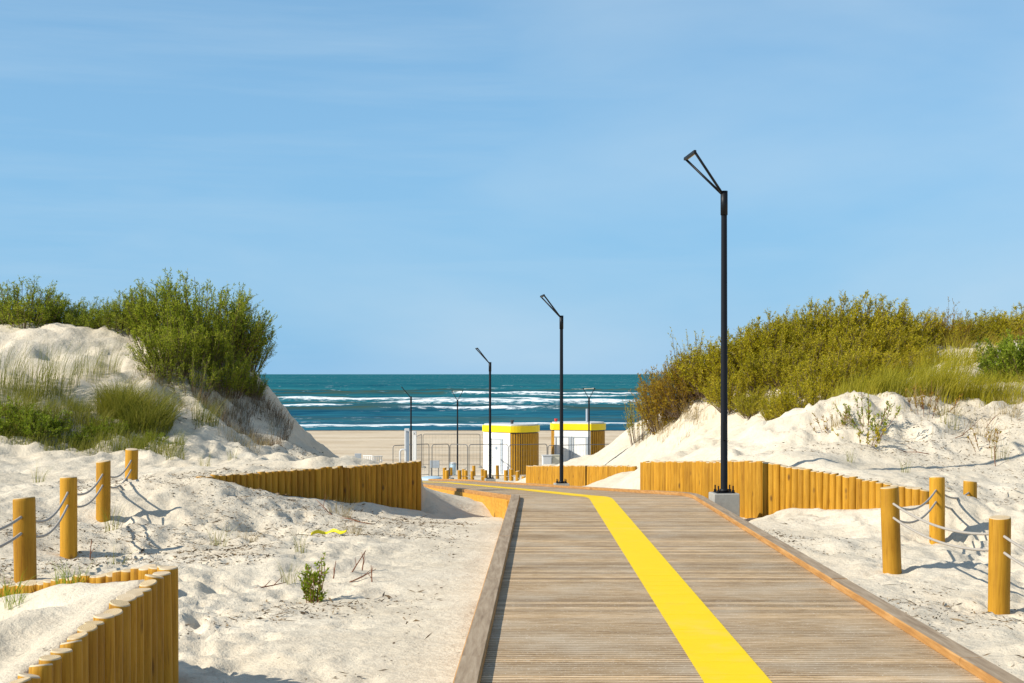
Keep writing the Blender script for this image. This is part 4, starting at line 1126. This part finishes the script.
for key, px, Y, k, l in [('thin', 112, 18.4, 1.0, 'thin tuft at the foot of the third left rope post'), ('thin', 118, 15.4, .8, 'thin tuft behind the near log enclosure'), ('thin', 218, 17.6, .8, 'thin upright tuft left of the yellow tape'), ('dry', 248, 18.2, .7, 'flat dry yellowish tuft on the shaded sand'),
                         ('thin', 300, 16.8, .7, 'thin shoots just below the yellow tape'), ('thin', 288, 14.6, .7, 'thin shoot left of the little leafy plant'), ('dry', 352, 19.5, .7, 'dry tuft right of the yellow tape'), ('dry', 340, 21.8, 1.0, 'dry tuft at the foot of the shaded log wall'), ('thin', 40, 22.5, .9, 'thin tuft left of the third left rope post'), ('thin', 205, 25.5, .8, 'thin tuft on the pale sand behind the shaded log wall'), ('thin', 170, 26.2, .8, 'thin tuft below the little sand ledge'), ('thin', 232, 26.0, .7, 'thin tuft nearest the left end of the shaded log wall'),
                         ('short', 70, 9.7, 1.0, 'small green tuft growing inside the near log enclosure'), ('short', 6, 10.2, 1.1, 'green tuft at the left edge inside the near log enclosure'), ('short', 15, 9.0, .6, 'tiny green sprout inside the near log enclosure')]:
    tuft_px(key, px, Y, l, g, k)
# trailing ground cover on the left dune and the hump: uncountable
def cover_grass(name, n, xr, yr, test, H, mat, label, seed):
    r = np.random.default_rng(seed); x = r.uniform(*xr, n); y = r.uniform(*yr, n); m = test(x, y); x, y = x[m], y[m]; z = height(x, y)
    me = grass_mesh(name, seed, len(x), H, .01, (.18, 0), .007, .6, 3)
    co = np.empty(len(me.vertices) * 3, np.float32); me.vertices.foreach_get('co', co); co = co.reshape(len(x), -1, 3)
    co += np.stack([x, y, z], 1)[:, None]; me.vertices.foreach_set('co', co.ravel()); me.update()
    o = link(name, me, M[mat]); tag(o, label, kind='stuff')
def pxof(x, y): return 512 + F * x / y
cover_grass('ground_grass', 10000, (-12, -6), (26.8, 29.0), lambda x, y: (fbm(x * .9, y * .9, 3, 5) > -.05) & (pxof(x, y) < 185), .36, 'grass', 'short green grass carpet at the foot of the left dune', 5)
cover_grass('dry_grass', 2600, (-8.2, -5.2), (29.0, 32.6), lambda x, y: fbm(x * 1.1, y * 1.1, 3, 6) > .05, .30, 'grass_dry', 'dry straw grass below the big willow clump', 6)
cover_grass('dune_grass', 5000, (6.4, 14), (28.3, 33), lambda x, y: fbm(x * .8, y * .8, 3, 8) > -.15, .42, 'grass_yellow', 'short yellow grass along the crest of the right hump', 8)
cover_grass('slope_grass', 2200, (3.6, 7.0), (38.2, 42.5), lambda x, y: fbm(x * .8, y * .8, 3, 9) > -.1, .35, 'grass_dry', 'dry brown grass on the slope under the brown shrubs', 9)

# litter: fine dark plant scraps drifted over the sand
def litter(name, n, xr, yr, thr, seed, label):
    r = np.random.default_rng(seed); x = r.uniform(*xr, n); y = yr[0] + (yr[1] - yr[0]) * r.uniform(0, 1, n)
    pd, _ = path_dist(x, y); m = (fbm(x * .55, y * .55, 4, seed) > thr) & (pd > HW + np.where(x < 1, .6 + 1.1 * r.uniform(0, 1, n), .35)); x, y = x[m], y[m]; z = height(x, y) + .004
    n = len(x); a = r.uniform(0, 6.283, n); d = np.stack([np.cos(a), np.sin(a), r.normal(.12, .18, n)], 1)
    V, Q = leaves_mesh(np.stack([x, y, z], 1), d, .038 * r.lognormal(0, .6, n), .011 * r.lognormal(0, .4, n), .1, r)
    o = link(name, npmesh(name, V, Q), M['litter']); tag(o, label, kind='stuff')
litter('plant_litter', 30000, (-7, -.3), (10, 24), -.02, 31, 'dark scraps of dry plants scattered over the left sand')
litter('hump_litter', 20000, (3.2, 11), (10, 28), .0, 33, 'dry plant scraps scattered over the right sand')

litter('cliff_litter_shade', 9000, (-7.4, -3.6), (28.5, 34), -.25, 35, 'dark roots and scraps, partly standing in for shade on the left dune cliff')  # roots and scraps; their dark colour also stands in for shade on the cliff
litter('face_litter', 5000, (5.5, 12), (25.2, 29.5), -.1, 37, 'brown root scraps on the eroded face of the right hump')
cover_grass('hanging_roots', 3000, (-6.8, -5.0), (30.6, 33), lambda x, y: fbm(x * 1.3, y * 1.3, 3, 12) > -.35, .36, 'litter', 'dark hanging roots on the cliff under the big willow clump', 12)
cover_grass('face_roots', 700, (6, 11.5), (26.2, 28.6), lambda x, y: fbm(x * 1.3, y * 1.3, 3, 13) > 0, .2, 'grass_dry', 'dry shoots scattered over the right sand face', 13)
def twig(name, px, Y, L, az, tilt, label, cat, group, r=.008, mat='redstem', branches=2):
    x = PX(px, Y); z = gz(x, Y); rr = random.Random(int(px * 7 + Y)); m = MB()
    d = Vector((math.cos(az) * math.cos(tilt), math.sin(az) * math.cos(tilt), math.sin(tilt)))
    pts = [Vector((0, 0, -.03 if tilt > .15 else .004)) + d * L * t + Vector((0, rr.uniform(-.03, .03) * L * 2, rr.uniform(0, .03) * L * 2)) for t in (0, .3, .6, 1)]
    m.tube(pts, [r, r * .85, r * .7, r * .4], 6)
    for k in range(branches):
        p = pts[1 + k % 2]; e = p + (d + Vector((rr.uniform(-.9, .9), rr.uniform(-.9, .9), rr.uniform(.1, .7)))).normalized() * L * .4
        m.tube([p, e], [r * .6, r * .25], 5)
    o = m.build(name, M[mat], None, True, (x, Y, z)); tag(o, label, cat, group)
g = 'dead twigs on the sand'
for a in [('dead_twig', 333, 14.9, .22, 1.3, 1.2, 'upright reddish broken stem right of the little leafy plant', 'twig', g), ('dead_twig', 339, 14.8, .42, .35, .35, 'slanting reddish twig leaning off the upright stem', 'twig', g),
          ('dead_twig', 352, 15.2, .30, .9, .8, 'reddish twig in the middle of the broken stems', 'twig', g), ('dead_twig', 362, 15.4, .24, 1.4, 1.1, 'short upright reddish stem, second from right of the broken stems', 'twig', g),
          ('dead_twig', 372, 14.7, .20, 1.8, 1.2, 'rightmost short stub with withered brown leaves', 'twig', g), ('dead_twig', 335, 21.3, .5, 2.4, .5, 'dead twig at the foot of the shaded log wall', 'twig', g),
          ('dead_twig', 372, 20.8, .55, 2.7, .12, 'dead twig lying on the sand below the right half of the shaded wall', 'twig', g), ('dead_twig', 255, 14.2, .34, .6, .05, 'straight thin twig lying left of the little leafy plant', 'twig', g), ('dead_twig', 90, 16.0, .25, 1.6, 1.3, 'single upright twig right of the second left rope post', 'twig', g),
          ('dead_twig', 930, 25.3, .7, 2.6, .1, 'forked dark branch lying at the foot of the right sand face', 'twig', g), ('dead_twig', 955, 26.3, .8, .7, .25, 'dark branch slanting up the right sand face', 'twig', g), ('dead_twig', 985, 26.9, .6, .9, .4, 'dark twig below the right edge bush', 'twig', g), ('dead_twig', 995, 24.8, .45, 1.3, 1.1, 'upright sprouting stem at the right edge of the sand face', 'twig', g)]:
    twig(*a)
def small_plant(px, Y, H, label, seed, key='leaf_bright', nst=9, ntw=5, nlv=7, R0=.4, leaf=(.05, .02)):
    st, fo = shrub_mesh('p', seed, H, R0, nst, ntw, nlv, leaf=leaf, lean=(0, 0), tmin=.15)
    st.materials.append(M['redstem']); fo.materials.append(M[key])
    x = PX(px, Y); root = empty('leafy_plant', (x, Y, gz(x, Y))); link('stems', st, [], root); link('foliage', fo, [], root); tag(root, label, 'plant', 'small leafy plants on bare sand')
small_plant(313.5, 13.8, .46, 'single small leafy plant growing on the open left sand', 71, 'leaf_bright', 12, 8, 8, .12, (.042, .019))
small_plant(867, 26.6, .62, 'green leafy plant in the middle of the bare right hump', 72, 'leaf_green', 14, 6, 7, .55, (.06, .02))
small_plant(876, 26.3, .42, 'smaller leafy plant just right of the one on the bare hump', 73, 'leaf_green', 10, 5, 7, .5, (.06, .02))
small_plant(863, 25.9, .36, 'lower leafy plant below the one on the bare hump', 74, 'leaf_yellow', 9, 5, 7, .45, (.06, .02))
small_plant(832, 26.6, .40, 'withered plant low on the left shoulder of the hump', 75, 'leaf_brown', 8, 4, 5, .4, (.05, .02))
small_plant(985, 25.9, .45, 'withered brownish plant on the lower right sand face', 76, 'leaf_brown', 8, 4, 5, .4, (.05, .02))
small_plant(925, 27.6, .55, 'brown leafy plant hanging under the yellow grass', 77, 'leaf_brown', 10, 5, 6, .6, (.06, .02))

# crumpled yellow barrier tape
def tape():
    a = Vector(P(311, 543, 18.9)); n = 26; V = []; Fc = []
    zt = max(gz(a.x + .46 * q, a.y + .25 * q + dy) for q in (0, .2, .4, .6, .8, 1) for dy in (-.1, 0, .1)) + .012
    for i in range(n + 1):
        t = i / n; x = a.x + t * .46; y = a.y + .12 * math.sin(t * 5) + .25 * t; z = zt + .03 * t + .016 * math.sin(t * 13)
        tw = .9 + math.sin(t * 11) * .5; w = .026
        V += [(x, y - math.cos(tw) * w, z - math.sin(tw) * w * .4), (x, y + math.cos(tw) * w, z + math.sin(tw) * w + .01)]
    for i in range(n): Fc.append((2 * i, 2 * i + 2, 2 * i + 3, 2 * i + 1))
    me = pymesh('barrier_tape', V, Fc, True); o = link('barrier_tape', me, M['tape'])
    md = o.modifiers.new('thick', 'SOLIDIFY'); md.thickness = .003
    tag(o, 'crumpled strip of yellow tape lying on the left sand', 'tape')
tape()

# ------------------------------------------------------------------ sky, sun, camera
SUN_EL, SUN_DIR = R_(35), Vector((-.925, -.38))       # towards the sun, horizontally
W = bpy.data.worlds.new('World'); SC.world = W; W.use_nodes = True
nt = W.node_tree; nt.nodes.clear()
out = nt.nodes.new('ShaderNodeOutputWorld'); bg = nt.nodes.new('ShaderNodeBackground'); bg.inputs['Strength'].default_value = .11
sky = nt.nodes.new('ShaderNodeTexSky'); sky.sky_type = 'NISHITA'; sky.sun_disc = False
sky.sun_elevation = SUN_EL; sky.sun_rotation = math.atan2(SUN_DIR.x, SUN_DIR.y)
sky.altitude = 0; sky.air_density = 1.0; sky.dust_density = 0.0; sky.ozone_density = 2.0
tc = nt.nodes.new('ShaderNodeTexCoord')
mp = nt.nodes.new('ShaderNodeMapping'); mp.inputs['Scale'].default_value = (1.3, 1.3, 3.6); mp.inputs['Rotation'].default_value = (0, R_(3), 0); mp.inputs['Location'].default_value = (.35, .2, 2.4)
nt.links.new(tc.outputs['Generated'], mp.inputs['Vector'])
n1 = nt.nodes.new('ShaderNodeTexNoise'); n1.inputs['Scale'].default_value = 1.5; n1.inputs['Detail'].default_value = 9; n1.inputs['Roughness'].default_value = .5; n1.inputs['Distortion'].default_value = .25
nt.links.new(mp.outputs[0], n1.inputs['Vector'])
rp = nt.nodes.new('ShaderNodeValToRGB'); rp.color_ramp.elements[0].position = .41; rp.color_ramp.elements[0].color = (0, 0, 0, 1); rp.color_ramp.elements[1].position = .76; rp.color_ramp.elements[1].color = (.7, .7, .7, 1)
nt.links.new(n1.outputs['Fac'], rp.inputs['Fac'])
tint = nt.nodes.new('ShaderNodeMix'); tint.data_type = 'RGBA'; tint.inputs[7].default_value = (1.52, 3.72, 6.1, 1)
sx = nt.nodes.new('ShaderNodeSeparateXYZ'); nt.links.new(tc.outputs['Generated'], sx.inputs[0])
ma = nt.nodes.new('ShaderNodeMath'); ma.operation = 'MULTIPLY_ADD'; ma.use_clamp = True; ma.inputs[1].default_value = -1.5; ma.inputs[2].default_value = .92
nt.links.new(sx.outputs['Z'], ma.inputs[0]); nt.links.new(ma.outputs[0], tint.inputs[0])
nt.links.new(sky.outputs[0], tint.inputs[6])
mx = nt.nodes.new('ShaderNodeMix'); mx.data_type = 'RGBA'; mx.inputs[7].default_value = (4.6, 5.7, 6.5, 1)
mp2 = nt.nodes.new('ShaderNodeMapping'); mp2.inputs['Scale'].default_value = (1.1, 1.1, 15.0); mp2.inputs['Rotation'].default_value = (0, R_(2), 0); mp2.inputs['Location'].default_value = (3.1, .4, .6)
nt.links.new(tc.outputs['Generated'], mp2.inputs['Vector'])
n2 = nt.nodes.new('ShaderNodeTexNoise'); n2.inputs['Scale'].default_value = 1.9; n2.inputs['Detail'].default_value = 8; n2.inputs['Roughness'].default_value = .6
nt.links.new(mp2.outputs[0], n2.inputs['Vector'])
rp2 = nt.nodes.new('ShaderNodeValToRGB'); rp2.color_ramp.elements[0].position = .44; rp2.color_ramp.elements[0].color = (0, 0, 0, 1); rp2.color_ramp.elements[1].position = .70; rp2.color_ramp.elements[1].color = (.2, .2, .2, 1)
nt.links.new(n2.outputs['Fac'], rp2.inputs['Fac'])
mxx = nt.nodes.new('ShaderNodeMath'); mxx.operation = 'MAXIMUM'; nt.links.new(rp.outputs['Color'], mxx.inputs[0]); nt.links.new(rp2.outputs['Color'], mxx.inputs[1])
nt.links.new(mxx.outputs[0], mx.inputs[0]); nt.links.new(tint.outputs[2], mx.inputs[6])
nt.links.new(mx.outputs[2], bg.inputs['Color']); nt.links.new(bg.outputs[0], out.inputs[0])

sl = bpy.data.lights.new('sun', 'SUN'); sl.energy = 5.0; sl.angle = R_(.5); sl.color = (1.0, .945, .84)
so = bpy.data.objects.new('sun', sl); COL.objects.link(so)
sd = Vector((SUN_DIR.x, SUN_DIR.y, 0)).normalized() * math.cos(SUN_EL) + Vector((0, 0, math.sin(SUN_EL)))
so.rotation_euler = sd.to_track_quat('Z', 'Y').to_euler(); so.location = (-30, -8, 30)

cam = bpy.data.cameras.new('camera'); co = bpy.data.objects.new('camera', cam); COL.objects.link(co)
co.location = (0, 0, 0); co.rotation_euler = (math.pi / 2, 0, 0)
cam.lens = 50; cam.sensor_width = 36; cam.shift_y = 32.5 / 1024; cam.clip_start = .1; cam.clip_end = 80000
SC.camera = co
vs = SC.view_settings; vs.view_transform = 'Standard'; vs.look = 'None'; vs.exposure = 0.3; vs.gamma = 1; vs.use_curve_mapping = False
SC.cycles.max_bounces = 6; SC.cycles.transparent_max_bounces = 4; SC.cycles.use_denoising = True
